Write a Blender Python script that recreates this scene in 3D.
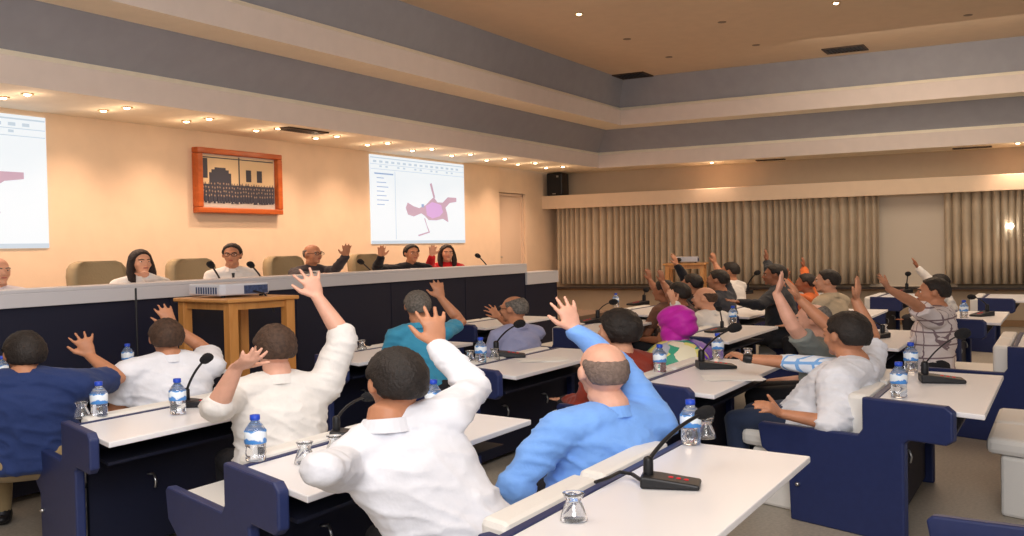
import bpy, bmesh, math, random
from mathutils import Vector, Matrix, noise
random.seed(7)
C = bpy.context.scene
COL = C.collection
for o in list(bpy.data.objects): bpy.data.objects.remove(o)

# ---------------------------------------------------------------- frame
# Room axes: X = along the front (dais) wall, Y = towards that wall, Z = up.
# The photograph is squeezed vertically (a 3:2 picture printed at 1.91:1), so every
# height in this place is K times the metric one - people and furniture are a bit squat
# in the picture and are therefore a bit squat here.
FPX = 1005.0
K = 789.0 / 1005.0
EYE = 1.65
AX, AY = (.4856, -.8742), (.8742, .4856)          # camera right / forward on the floor plan
pitch = -math.atan(21 / FPX); roll = math.atan(.021)
def plan(v): return Vector((AX[0]*v[0] + AY[0]*v[1], AX[1]*v[0] + AY[1]*v[1], v[2]))
_cp, _sp, _c, _s = math.cos(pitch), math.sin(pitch), math.cos(roll), math.sin(roll)
_r = Vector((1, 0, 0)); _u = Vector((0, -_sp, _cp)); _f = Vector((0, _cp, _sp))
RT = plan(_c*_r - _s*_u); UP = plan(_s*_r + _c*_u); FW = plan(_f)
cam_d = bpy.data.cameras.new('camera'); cam = bpy.data.objects.new('camera', cam_d); COL.objects.link(cam)
cam_d.sensor_width = 36; cam_d.lens = FPX / 1024 * 36; cam_d.clip_start = .05; cam_d.clip_end = 100
cam.matrix_world = Matrix(((RT.x, UP.x, -FW.x, 0), (RT.y, UP.y, -FW.y, 0), (RT.z, UP.z, -FW.z, EYE*K), (0, 0, 0, 1)))
C.camera = cam
C.view_settings.view_transform = 'Standard'; C.view_settings.look = 'None'
C.view_settings.gamma = 1; C.view_settings.exposure = 0.0; C.view_settings.use_curve_mapping = False

w = bpy.data.worlds.new('world'); C.world = w; w.use_nodes = True
w.node_tree.nodes['Background'].inputs[0].default_value = (.95, .9, .88, 1)
w.node_tree.nodes['Background'].inputs[1].default_value = .38

def light(name, kind, loc, energy, color, size=.1, target=None, **kw):
    d = bpy.data.lights.new(name, kind); d.energy = energy; d.color = color
    if kind == 'AREA': d.shape = 'RECTANGLE'; d.size = size; d.size_y = kw.get('size_y', size)
    else: d.shadow_soft_size = size
    if kind == 'SPOT': d.spot_size = math.radians(kw.get('angle', 100)); d.spot_blend = kw.get('blend', .8)
    o = bpy.data.objects.new(name, d); COL.objects.link(o); o.location = (loc[0], loc[1], loc[2]*K)
    if target is not None:
        v = Vector((target[0], target[1], target[2]*K)) - o.location
        o.rotation_euler = v.to_track_quat('-Z', 'Y').to_euler()
    return o
# flash bounced off the ceiling over the photographer, then added area fills
light('bounce_flash', 'AREA', (-.9, -.5, 3.5), 158, (1, .97, .96), 2.2, target=(3.2, 2.6, 1.0))
light('ceiling_fill', 'AREA', (1.6, .6, 3.3), 60, (.90, .95, 1), 1.6, target=(4.6, 4.2, 6.8))  # unseen fill aimed upwards, added to brighten fascias and coves
light('hall_fill', 'AREA', (9.5, 2.0, 4.8), 125, (1, .74, .52), 4.0, target=(7.5, 2.6, 0))  # soft area fill over the hall, no fitting of its own
light('hall_fill', 'AREA', (13.0, 1.5, 4.85), 105, (1, .84, .68), 3.0, target=(15.0, 1.5, 0))  # fill added to brighten the curtain wall and blind
light('hall_fill', 'AREA', (2.2, 3.0, 4.85), 60, (1, .90, .80), 3.0, target=(2.2, 3.0, 0))

def pixel_ray(x, y):
    v = FW + RT*((x-512)/FPX) + UP*((268-y)/FPX)
    return Vector((v.x, v.y, v.z/K))
CAM = Vector((0, 0, EYE))
def on_height(x, y, h):
    r = pixel_ray(x, y); return CAM + r*((h-EYE)/r.z)
def on_row(x, y, p):
    r = pixel_ray(x, y); return CAM + r*(p/r.y)
def at_q(x, y, q):
    r = pixel_ray(x, y); return CAM + r*(q/r.x)
def reach(S, rad, x, y, far=False):
    """point seen at (x, y) that lies rad away from joint S"""
    r = pixel_ray(x, y).normalized(); t0 = (S-CAM).dot(r); P = CAM + r*t0
    d = (P-S).length
    if d >= rad: return S + (P-S).normalized()*rad
    h = math.sqrt(rad*rad - d*d)
    return P + r*(h if far else -h)
def dirn(a):            # facing: a degrees to the left of the view axis
    a = math.radians(a); return plan(Vector((-math.sin(a), math.cos(a), 0)))

# ---------------------------------------------------------------- materials
MATS = {}
def mat(name, color, rough=.6, metal=0, spec=.4, bump=0, bscale=40, var=0, vscale=6, emit=0, trans=0, alpha=1, sheen=0):
    if name in MATS: return MATS[name]
    m = bpy.data.materials.new(name); m.use_nodes = True; nt = m.node_tree; b = nt.nodes['Principled BSDF']
    b.inputs['Base Color'].default_value = (*color, 1); b.inputs['Roughness'].default_value = rough
    b.inputs['Metallic'].default_value = metal; b.inputs['Specular IOR Level'].default_value = spec
    b.inputs['Transmission Weight'].default_value = trans; b.inputs['Alpha'].default_value = alpha
    b.inputs['Sheen Weight'].default_value = sheen
    if emit:
        b.inputs['Emission Color'].default_value = (*color, 1); b.inputs['Emission Strength'].default_value = emit
    tc = nt.nodes.new('ShaderNodeTexCoord')
    if var:
        n = nt.nodes.new('ShaderNodeTexNoise'); n.inputs['Scale'].default_value = vscale; n.inputs['Detail'].default_value = 5
        r = nt.nodes.new('ShaderNodeValToRGB'); nt.links.new(tc.outputs['Object'], n.inputs['Vector'])
        r.color_ramp.elements[0].color = tuple(c*(1-var) for c in color) + (1,); r.color_ramp.elements[0].position = .35
        r.color_ramp.elements[1].color = tuple(min(1, c*(1+var)) for c in color) + (1,); r.color_ramp.elements[1].position = .65
        nt.links.new(n.outputs['Fac'], r.inputs[0]); nt.links.new(r.outputs[0], b.inputs['Base Color'])
    if bump:
        n2 = nt.nodes.new('ShaderNodeTexNoise'); n2.inputs['Scale'].default_value = bscale; n2.inputs['Detail'].default_value = 4
        bp = nt.nodes.new('ShaderNodeBump'); bp.inputs['Strength'].default_value = bump; bp.inputs['Distance'].default_value = .02
        nt.links.new(tc.outputs['Object'], n2.inputs['Vector']); nt.links.new(n2.outputs['Fac'], bp.inputs['Height'])
        nt.links.new(bp.outputs[0], b.inputs['Normal'])
    MATS[name] = m; return m
def srgb(r, g, b):
    f = lambda c: (c/255/12.92) if c/255 <= .04045 else ((c/255+.055)/1.055)**2.4
    return (f(r), f(g), f(b))
def fabric(name, rgb, rough=.85, bump=.25, var=.06):
    return mat(name, srgb(*rgb), rough, bump=bump+.2, bscale=11, var=var, vscale=9, spec=.2, sheen=.1)
def skin(name, rgb): return mat(name, srgb(*rgb), .5, spec=.35, var=.07, vscale=18, bump=.06, bscale=60)
def plaid(name, base, line, scale=17, width=.16, both=True):
    if name in MATS: return MATS[name]
    m = bpy.data.materials.new(name); m.use_nodes = True; nt = m.node_tree; b = nt.nodes['Principled BSDF']
    b.inputs['Roughness'].default_value = .85
    tc = nt.nodes.new('ShaderNodeTexCoord'); sep = nt.nodes.new('ShaderNodeSeparateXYZ'); nt.links.new(tc.outputs['Object'], sep.inputs[0])
    def line_mask(out):
        a = nt.nodes.new('ShaderNodeMath'); a.operation = 'MULTIPLY'; a.inputs[1].default_value = scale; nt.links.new(out, a.inputs[0])
        f = nt.nodes.new('ShaderNodeMath'); f.operation = 'FRACT'; nt.links.new(a.outputs[0], f.inputs[0])
        l = nt.nodes.new('ShaderNodeMath'); l.operation = 'LESS_THAN'; l.inputs[1].default_value = width; nt.links.new(f.outputs[0], l.inputs[0])
        return l.outputs[0]
    mx = nt.nodes.new('ShaderNodeMath'); mx.operation = 'MAXIMUM' if both else 'MULTIPLY'
    ad = nt.nodes.new('ShaderNodeMath'); ad.operation = 'ADD'; nt.links.new(sep.outputs[0], ad.inputs[0]); nt.links.new(sep.outputs[1], ad.inputs[1])
    nt.links.new(line_mask(ad.outputs[0]), mx.inputs[0]); nt.links.new(line_mask(sep.outputs[2]), mx.inputs[1])
    mix = nt.nodes.new('ShaderNodeMix'); mix.data_type = 'RGBA'
    mix.inputs[6].default_value = (*srgb(*base), 1); mix.inputs[7].default_value = (*srgb(*line), 1)
    nt.links.new(mx.outputs[0], mix.inputs[0]); nt.links.new(mix.outputs[2], b.inputs['Base Color'])
    MATS[name] = m; return m
def wood(name, c1, c2, axis='X', scale=3.0, rough=.4):
    if name in MATS: return MATS[name]
    m = bpy.data.materials.new(name); m.use_nodes = True; nt = m.node_tree; b = nt.nodes['Principled BSDF']
    b.inputs['Roughness'].default_value = rough
    tc = nt.nodes.new('ShaderNodeTexCoord'); mp = nt.nodes.new('ShaderNodeMapping')
    mp.inputs['Scale'].default_value = (1, 6, 6) if axis == 'X' else (6, 6, 1)
    n = nt.nodes.new('ShaderNodeTexNoise'); n.inputs['Scale'].default_value = scale; n.inputs['Detail'].default_value = 6; n.inputs['Distortion'].default_value = .8
    r = nt.nodes.new('ShaderNodeValToRGB'); r.color_ramp.elements[0].color = (*srgb(*c1), 1); r.color_ramp.elements[1].color = (*srgb(*c2), 1)
    r.color_ramp.elements[0].position = .3; r.color_ramp.elements[1].position = .7
    nt.links.new(tc.outputs['Object'], mp.inputs[0]); nt.links.new(mp.outputs[0], n.inputs['Vector']); nt.links.new(n.outputs['Fac'], r.inputs[0])
    nt.links.new(r.outputs[0], b.inputs['Base Color']); MATS[name] = m; return m

M_WALL = mat('cream_plaster', srgb(236, 210, 180), .8, bump=.05, bscale=90, var=.02)
M_CEIL = mat('tan_ceiling_paint', srgb(216, 192, 164), .85, var=.02)
M_SOFF = mat('cream_soffit_paint', srgb(246, 236, 214), .8, var=.02)
M_FASC = mat('pale_fascia_paint', srgb(224, 210, 200), .8, var=.02)
M_BLUE = mat('slate_blue_cove_paint', srgb(152, 151, 156), .85, var=.03)
M_WALLR = mat('taupe_wall_paint', srgb(196, 176, 150), .85, bump=.05, bscale=90, var=.02)
M_FLOOR = mat('speckled_grey_floor', srgb(164, 156, 144), .45, var=.12, vscale=60)
M_WHITE = mat('white_laminate', srgb(240, 240, 244), .3, spec=.5)
M_NAVY = mat('navy_laminate', srgb(34, 46, 92), .45, spec=.45, var=.05, vscale=30)
M_NAVYD = mat('dark_navy_panel', srgb(20, 25, 48), .6)
M_LEATH = mat('white_leatherette', srgb(234, 232, 228), .5, bump=.1, bscale=120)
M_BLACK = mat('black_plastic', srgb(24, 24, 28), .45)
M_FOAM = mat('black_foam', srgb(26, 26, 30), .95, bump=.6, bscale=300)
M_STEEL = mat('steel', srgb(190, 190, 190), .3, metal=1)
M_RED = mat('red_led', srgb(190, 30, 40), .4, emit=.3)
M_HAIR = mat('black_hair', srgb(34, 27, 24), .6, bump=.35, bscale=130, var=.3, vscale=60)
M_HAIRB = mat('brown_hair', srgb(70, 50, 38), .7, bump=.35, bscale=90, var=.3, vscale=60)
M_HAIRG = mat('grey_hair', srgb(104, 98, 92), .75, bump=.35, bscale=90, var=.35, vscale=70)
M_HAIRS = mat('silver_stubble_hair', srgb(122, 104, 94), .75, bump=.5, bscale=120, var=.2, vscale=70)
M_EYEW = mat('eye_white', srgb(225, 220, 212), .3)
M_IRIS = mat('dark_iris', srgb(40, 26, 18), .2)
M_LIP = mat('lip', srgb(168, 92, 80), .5)

# ---------------------------------------------------------------- mesh helpers (metric coordinates)
class MB:
    def __init__(s): s.v = []; s.f = []; s.m = []; s.mi = 0
    def add(s, vs, fs):
        n = len(s.v); s.v += [Vector(v) for v in vs]; s.f += [tuple(n+i for i in f) for f in fs]; s.m += [s.mi]*len(fs)
    def box(s, x0, x1, y0, y1, z0, z1):
        s.add([(x0,y0,z0),(x1,y0,z0),(x1,y1,z0),(x0,y1,z0),(x0,y0,z1),(x1,y0,z1),(x1,y1,z1),(x0,y1,z1)],
              [(0,3,2,1),(4,5,6,7),(0,1,5,4),(1,2,6,5),(2,3,7,6),(3,0,4,7)])
    def slab(s, pts, z0, z1):            # horizontal polygon, counter-clockwise
        n = len(pts); s.add([(x,y,z0) for x,y in pts] + [(x,y,z1) for x,y in pts],
              [tuple(reversed(range(n))), tuple(range(n,2*n))] + [(i,(i+1)%n,(i+1)%n+n,i+n) for i in range(n)])
    def prism(s, pts3, off):             # planar 3-D polygon pushed by vector off
        n = len(pts3); off = Vector(off); a = [Vector(p) for p in pts3]
        s.add(a + [p+off for p in a], [tuple(reversed(range(n))), tuple(range(n,2*n))] + [(i,(i+1)%n,(i+1)%n+n,i+n) for i in range(n)])
    def loft(s, rings, caps=True):       # rings: lists of equal length
        k = len(rings[0]); vs = [p for r in rings for p in r]; fs = []
        for i in range(len(rings)-1):
            for j in range(k): fs.append((i*k+j, i*k+(j+1)%k, (i+1)*k+(j+1)%k, (i+1)*k+j))
        if caps: fs += [tuple(reversed(range(k))), tuple(range((len(rings)-1)*k, len(rings)*k))]
        s.add(vs, fs)
    def ellipsoid(s, c, r, R=None, seg=16, rings=10):
        c = Vector(c); R = R or Matrix.Identity(3); rr = []
        for i in range(rings+1):
            t = math.pi*i/rings; t = min(max(t, .02), math.pi-.02)
            rr.append([c + R @ Vector((r[0]*math.sin(t)*math.cos(a), r[1]*math.sin(t)*math.sin(a), -r[2]*math.cos(t))) for a in [2*math.pi*j/seg for j in range(seg)]])
        s.loft(rr)
    def tube(s, pts, rad, seg=10, flat=1.0, side=None, round_ends=True):
        """tube through points; flat squashes the second axis; side fixes the first one"""
        pts = [Vector(p) for p in pts]
        if not hasattr(rad, '__len__'): rad = [rad]*len(pts)
        rad = list(rad); T = []
        for i in range(len(pts)):
            a = pts[max(i-1,0)]; b = pts[min(i+1,len(pts)-1)]; T.append((b-a).normalized())
        u = Vector(side) if side is not None else (Vector((0,0,1)) if abs(T[0].z) < .9 else Vector((1,0,0)))
        rings = []
        def ring(c, t, u, r): 
            u = (u - t*u.dot(t)).normalized(); v = t.cross(u)
            return [c + u*(r*math.cos(a)) + v*(r*flat*math.sin(a)) for a in [2*math.pi*j/seg for j in range(seg)]], u
        if round_ends:
            for k in (80, 50, 25):
                a = math.radians(k); R_, u = ring(pts[0] - T[0]*rad[0]*math.sin(a)*min(1, flat+.2), T[0], u, rad[0]*math.cos(a)); rings.append(R_)
        for p, t, r in zip(pts, T, rad): R_, u = ring(p, t, u, r); rings.append(R_)
        if round_ends:
            for k in (25, 50, 80):
                a = math.radians(k); R_, u = ring(pts[-1] + T[-1]*rad[-1]*math.sin(a)*min(1, flat+.2), T[-1], u, rad[-1]*math.cos(a)); rings.append(R_)
        s.loft(rings)
    def lathe(s, prof, c=(0,0,0), seg=20):   # prof: (radius, z) from bottom to top
        s.loft([[(c[0]+max(r,.0005)*math.cos(a), c[1]+max(r,.0005)*math.sin(a), c[2]+z) for a in [2*math.pi*j/seg for j in range(seg)]] for r, z in prof])
    def mesh(s, name):
        me = bpy.data.meshes.new(name); me.from_pydata([tuple(v) for v in s.v], [], s.f)
        for p, i in zip(me.polygons, s.m): p.material_index = i
        return me
def finish(me, name, mats, parent=None, origin=(0,0,0), smooth=False, bevel=0, fix=True):
    if fix:
        bm = bmesh.new(); bm.from_mesh(me); bmesh.ops.recalc_face_normals(bm, faces=bm.faces); bm.to_mesh(me); bm.free()
    o3 = Vector(origin)
    for v in me.vertices:
        c = v.co - o3; v.co = (c.x, c.y, c.z*K)
    for m in (mats if isinstance(mats, (list, tuple)) else [mats]): me.materials.append(m)
    if smooth:
        for p in me.polygons: p.use_smooth = True
    me.update()
    ob = bpy.data.objects.new(name, me); COL.objects.link(ob)
    if parent is not None: ob.parent = parent
    else: ob.location = (o3.x, o3.y, o3.z*K)
    if bevel:
        b = ob.modifiers.new('bevel', 'BEVEL'); b.width = bevel; b.segments = 2; b.limit_method = 'ANGLE'; b.angle_limit = math.radians(40)
    return ob
def build(mb, name, mats, parent=None, origin=(0,0,0), smooth=False, bevel=0):
    return finish(mb.mesh(name), name, mats, parent, origin, smooth, bevel)
def tag(o, label, cat, group=None, kind=None):
    if kind != 'structure': o['label'] = label; o['category'] = cat
    if group: o['group'] = group
    if kind: o['kind'] = kind
    return o
def empty(name, loc, label, cat, group=None, rz=0):
    o = bpy.data.objects.new(name, None); COL.objects.link(o); o.location = (loc[0], loc[1], loc[2]*K); o.rotation_euler = (0, 0, rz)
    o.empty_display_size = .1
    return tag(o, label, cat, group)
def struct(name, mb, m, **kw):
    o = build(mb, name, m, **kw); o['kind'] = 'structure'; return o
def dup(root, loc, rz, label, group=None):
    r = root.copy(); COL.objects.link(r); r.location = (loc[0], loc[1], loc[2]*K); r.rotation_euler = (0, 0, rz); r['label'] = label
    if group: r['group'] = group
    for ch in list(root.children):
        c = ch.copy(); COL.objects.link(c); c.parent = r
        for g in ch.children:
            d = g.copy(); COL.objects.link(d); d.parent = c
    return r
def remesh(mb, voxel, smooth=2, fac=.5):
    me = mb.mesh('tmp'); ob = bpy.data.objects.new('tmp', me); COL.objects.link(ob)
    r = ob.modifiers.new('r', 'REMESH'); r.mode = 'VOXEL'; r.voxel_size = voxel; r.adaptivity = 0
    if smooth: sm = ob.modifiers.new('s', 'SMOOTH'); sm.factor = fac; sm.iterations = smooth
    dg = bpy.context.evaluated_depsgraph_get(); dg.update()
    out = bpy.data.meshes.new_from_object(ob.evaluated_get(dg))
    bpy.data.objects.remove(ob); bpy.data.meshes.remove(me); out.materials.clear()
    return out

# ---------------------------------------------------------------- room
QW, PW = 16.1, 7.96            # curtain wall and front wall
QL, PB = -3.0, -4.5            # where the modelled part of the room stops
b = MB(); b.box(QL, QW+.3, PB, PW+.6, -.1, 0); struct('floor', b, M_FLOOR)
b = MB(); b.box(QL, 13.96, PW, PW+.15, 0, 3.45); struct('wall_front', b, M_WALL)
b = MB()                        # recessed end of the front wall with a door niche
b.box(13.96, 14.02, PW+.06, PW+.3, 0, 3.45); b.box(14.95, QW+.2, PW+.06, PW+.3, 0, 3.45); b.box(14.02, 14.95, PW+.06, PW+.3, 2.78, 3.45)
b.box(13.9, 13.958, PW+.16, PW+.3, 0, 3.45); b.box(13.96, 15.0, PW+.3, PW+.36, 0, 3.45)
struct('wall_front_recess', b, M_WALL)
b = MB(); b.box(14.03, 14.94, PW+.13, PW+.17, .4, 2.77); b.box(14.03, 14.07, PW+.10, PW+.13, .4, 2.77); b.box(14.90, 14.94, PW+.10, PW+.13, .4, 2.77); b.box(14.03, 14.94, PW+.10, PW+.13, 2.72, 2.77)
d1 = struct('door_1', b, mat('pale_door', srgb(225, 200, 175), .5))
b = MB(); b.tube([(14.12, PW+.10, 1.45), (14.2, PW+.10, 1.45)], .01); build(b, 'door_handle', M_STEEL, d1, smooth=True)
b = MB(); b.box(QW, QW+.15, PB, PW+.5, 0, 3.45); struct('wall_right', b, M_WALLR)
b = MB(); b.box(QW-.03, QW, PB, PW+.28, 0, .12); struct('baseboard_right', b, mat('brown_baseboard', srgb(150, 118, 84), .5))
# stepped ceiling: one profile run along the front wall and mitred along the right wall
def tier(name, a, bb, m, thick=.04):
    (p0, h0), (p1, h1) = a, bb
    D = QW - PW - .0 + .36
    D = 8.5
    t = MB()
    n = Vector((0, h1-h0, -(p1-p0))).normalized()*thick      # thickness away from the room
    if n.z < 0 and abs(n.z) > abs(n.y): n = -n
    if abs(n.y) >= abs(n.z) and n.y < 0: n = -n
    def corner(p, h): return Vector((min(p+D, QW), p, h))
    A0, A1 = Vector((QL, p0, h0)), Vector((QL, p1, h1)); B0, B1 = corner(p0, h0), corner(p1, h1)
    C0, C1 = Vector((B0.x, PB, h0)), Vector((B1.x, PB, h1))
    nr = Vector((n.y, 0, n.z)); nb = Vector((n.y, n.y, n.z))
    lo = [A0, A1, B1, B0, C1, C0]; hi = [A0+n, A1+n, B1+nb, B0+nb, C1+nr, C0+nr]
    t.add(lo+hi, [(0,1,2,3),(3,2,4,5),(6,9,8,7),(9,11,10,8),(0,3,9,6),(3,5,11,9),(1,7,8,2),(2,8,10,4),(0,6,7,1),(5,4,10,11)])
    o = struct(name, t, m); return o
tier('trim_1', (PW, 3.28), (6.83, 3.28), M_SOFF)                 # lower soffit
tier('trim_2', (6.83, 3.28), (6.82, 3.55), M_FASC)               # lower fascia
tier('trim_3', (6.82, 3.55), (6.86, 3.61), M_SOFF)  # lower lip, lighter paint standing in for light on the bend
tier('trim_4', (6.88, 3.58), (6.57, 4.03), M_BLUE)               # lower cove
tier('trim_5', (6.60, 4.03), (6.13, 4.03), M_SOFF)               # upper soffit
tier('trim_6', (6.13, 4.03), (6.11, 4.32), M_FASC)               # upper fascia
tier('trim_7', (6.11, 4.32), (6.15, 4.38), M_SOFF)  # upper lip, light on its bend put into the paler paint
tier('trim_8', (6.18, 4.35), (6.03, 4.92), M_BLUE)               # upper cove
b = MB(); b.box(QL, 14.6, PB, 6.12, 4.92, 4.98); struct('ceiling', b, M_CEIL)
# long shelf (pelmet) on the curtain wall, sill rail, blind, curtains
b = MB(); b.box(15.6, QW, PB, 8.2, 2.50, 2.72); b.box(15.57, 15.6, PB, 8.2, 2.47, 2.76); struct('trim_9', b, M_WALL, bevel=.008)
b = MB(); b.box(15.93, QW, PB, 8.0, .66, .70); struct('trim_10', b, mat('brown_sill', srgb(120, 92, 66), .5))
b = MB(); b.box(15.72, 15.76, PB, 7.95, .70, .74)
for i in range(11): b.box(15.73, 15.93, 7.8-i*1.15, 7.84-i*1.15, .68, .72)
o = build(b, 'curtain_rail', mat('dark_rail', srgb(50, 40, 36), .5)); tag(o, 'long dark horizontal rail running under the curtains on the far right wall', 'rail')
M_CURT = mat('tan_curtain_cloth', srgb(200, 182, 156), .9, sheen=.1, bump=.15, bscale=60, var=.05)
def curtain(p0, p1, q, label, name='curtain', seed=0):
    rnd = random.Random(seed); L = abs(p1-p0); n = int(L/.007); pts = []; ph = 0
    for i in range(n+1):
        t = i/n; ph += .007/.105*2*math.pi*(1+.25*math.sin(i*.031+seed)); s_ = abs(math.sin(ph/2))
        pts.append((p0+(p1-p0)*t, q + .06 - .15*s_**.6))
    m = MB(); zs = [.80, 1.3, 1.9, 2.38, 2.45, 2.52]
    rings = []
    k = len(pts)
    for z in zs:
        for (p, x) in pts:
            x2 = q + (x-q)*(1.1 - .35*(z-.8)/1.7); m.v.append(Vector((x2, p, z)))
    for i in range(len(zs)-1):
        for j in range(k-1): m.f.append((i*k+j, i*k+j+1, (i+1)*k+j+1, (i+1)*k+j)); m.m.append(0)
    o = build(m, name, M_CURT, smooth=True); s2 = o.modifiers.new('thickness', 'SOLIDIFY'); s2.thickness = .006
    return tag(o, label, 'curtain')
curtain(7.87, 5.1, 15.86, 'tan pleated curtain nearest the front wall, under the loudspeaker', seed=1)
curtain(5.1, 2.49, 15.86, 'grey tan pleated curtain just left of the bare blind', seed=2)
curtain(1.59, -3.6, 15.86, 'tan pleated curtain at the right edge, right of the bare blind', seed=3)
b = MB(); b.box(15.98, 16.0, 1.45, 2.65, .74, 2.50); b.tube([(15.97, 1.45, .75), (15.97, 2.65, .75)], .018)
tag(build(b, 'window_blind', mat('plain_blind_cloth', srgb(222, 208, 188), .8)), 'plain pale roller blind between two curtains on the right wall', 'blind')
# small glowing ball in front of the right curtain
b = MB(); P = at_q(1010, 226, 15.74); b.ellipsoid(P, (.05, .05, .05)); b.tube([P, P+Vector((.1, 0, 0))], .02)
tag(build(b, 'bright_spot', mat('bright_spot_glow', (1, .95, .88), .4, emit=9), smooth=True), 'small dazzling spot in front of the right hand curtain', 'lamp')

# ---------------------------------------------------------------- ceiling fittings
M_BULB = mat('warm_bulb', (1, .72, .42), .4, emit=14)
M_RING = mat('brass_ring', srgb(210, 180, 130), .35, metal=.6)
def downlight_proto():
    e = empty('downlight', (0, 0, 0), '', 'downlight')
    m = MB(); m.lathe([(.033, 0), (.048, -.004), (.050, -.010), (.038, -.012), (.032, -.006), (.032, 0)], seg=16); build(m, 'trim_ring', M_RING, e, smooth=True)
    m = MB(); m.ellipsoid((0, 0, -.012), (.028, .028, .014), seg=12, rings=6); build(m, 'bulb', M_BULB, e, smooth=True)
    return e
dl = downlight_proto(); first = [True]
def downlight(q, p, h, label, group, energy=0, color=(1, .68, .49), **kw):
    if first[0]:
        o = dl; o.location = (q, p, h*K); o['label'] = label; o['group'] = group; first[0] = False
    else: o = dup(dl, (q, p, h), 0, label, group)
    if energy:
        light('downlight_beam', 'SPOT', (q, p, h-.04), energy, color, .03, target=(q, p, 0), **kw)
        if h < 4: light('downlight_glow', 'POINT', (q, p, h-.13), .9, (1, .70, .45), .05)
    return o
ORD = ['leftmost', 'second from left', 'third from left', 'fourth from left', 'fifth from left', 'sixth from left', 'sixth from right', 'fifth from right', 'fourth from right', 'third from right', 'second from right', 'rightmost']
for k in range(12):
    q = 4.12 + .95*k
    for p in (7.12, 7.42):
        downlight(q, p, 3.28, '%s soffit spotlight above the dais, in the row %s' % (ORD[k], 'along the fascia' if p < 7.3 else 'beside the wall'),
                  'soffit spotlights above the dais', 43 if p > 7.3 else 28, angle=128, blend=.9)
P = on_height(579, 15, 4.90); downlight(P.x, P.y, 4.92, 'lit ceiling spotlight left of the others, above the dais side', None, 60, (1, .75, .5), angle=130)
P = on_height(836, 4, 4.90); downlight(P.x, P.y, 4.92, 'lit ceiling spotlight at the top edge, above the larger vent', None, 60, (1, .75, .5), angle=130)
downlight(15.5, 4.95, 3.28, 'spotlight in the right soffit near the loudspeaker corner', None, 30, angle=120)
downlight(15.4, .61, 3.28, 'spotlight in the right soffit at the right edge of the view', None, 40, angle=120)
def off_spot(x, y):
    P = on_height(x, y, 4.92); m = MB(); m.lathe([(.05, -.006), (.05, 0), (.03, .0)], seg=12); 
    o = build(m, 'unlit_downlight', mat('dull_ring', srgb(120, 100, 80), .5), origin=(0, 0, 0)); o.location = (P.x, P.y, 4.92*K); return o  # switched-off downlight, ring only
for (x, y), lb in zip([(627, 39), (722, 22), (669, 57), (756, 45), (968, 15)],
    ['unlit ceiling fitting directly above the small left vent', 'unlit ceiling fitting between the two lit spotlights', 'unlit ceiling fitting close to the small left vent, on its right',
     'unlit ceiling fitting midway between the two vents', 'unlit ceiling fitting at the upper right corner']):
    tag(off_spot(x, y), lb, 'ceiling fitting')
def vent(q, p, h, sx, sy, label):
    e = empty('air_vent', (q, p, h), label, 'vent')
    m = MB(); m.box(-sx, sx, -sy, -sy+.03, -.02, 0); m.box(-sx, sx, sy-.03, sy, -.02, 0); m.box(-sx, -sx+.03, -sy+.03, sy-.03, -.02, 0); m.box(sx-.03, sx, -sy+.03, sy-.03, -.02, 0); build(m, 'frame', mat('brown_vent', srgb(70, 54, 42), .6), e)
    m = MB(); n = int(2*sy/.05)
    for i in range(n): y = -sy+.04+i*.05; m.box(-sx+.03, sx-.03, y, y+.022, -.016, -.004)
    m.box(-sx+.03, sx-.03, -sy+.03, sy-.03, -.003, 0)
    build(m, 'grille', M_BLACK, e)
P = on_height(635, 76, 4.92); vent(min(P.x, 14.3), P.y, 4.92, .22, .25, 'small dark vent in the ceiling corner over the dais end')
P = on_height(845, 49, 4.92); vent(min(P.x, 14.2), P.y, 4.92, .2, .27, 'larger dark vent in the main ceiling, right of centre')
P = on_height(302, 130, 3.28); vent(P.x, P.y, 3.28, .32, .10, 'brown slot vent in the soffit above the framed picture')
vent(15.7, 4.07, 3.28, .06, .22, 'slim dark vent in the right soffit, left one')
vent(15.7, 1.2, 3.28, .06, .25, 'slim dark vent in the right soffit, right one')

# ---------------------------------------------------------------- front wall furnishings
def glow(name, c, e):
    m = mat(name, c, .6, emit=e); m.node_tree.nodes['Principled BSDF'].inputs['Base Color'].default_value = (.12, .12, .12, 1); return m
M_SCR = glow('projected_white', (.90, .96, 1.0), .88)
def seg_poly(m, pts, y, q0, h0, sw, sh, d=.002):
    m.prism([(q0 + u*sw, y, h0 + v*sh) for u, v in pts], (0, -d, 0))
MAP = [(.34,.42),(.36,.34),(.42,.32),(.50,.36),(.54,.33),(.58,.28),(.66,.28),(.74,.30),(.80,.26),(.79,.36),(.77,.44),(.82,.50),(.90,.52),(.90,.57),(.80,.57),(.74,.50),(.68,.50),(.64,.56),(.60,.52),(.55,.46),(.48,.42),(.42,.44),(.36,.48)]
M_PUR = glow('map_purple', (.78, .42, .82), .8); M_MAU = glow('map_mauve', (.62, .38, .50), .8)
M_UI = glow('interface_grey', (.58, .70, .80), .85); M_UIT = glow('interface_text', (.25, .42, .70), .8)
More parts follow.
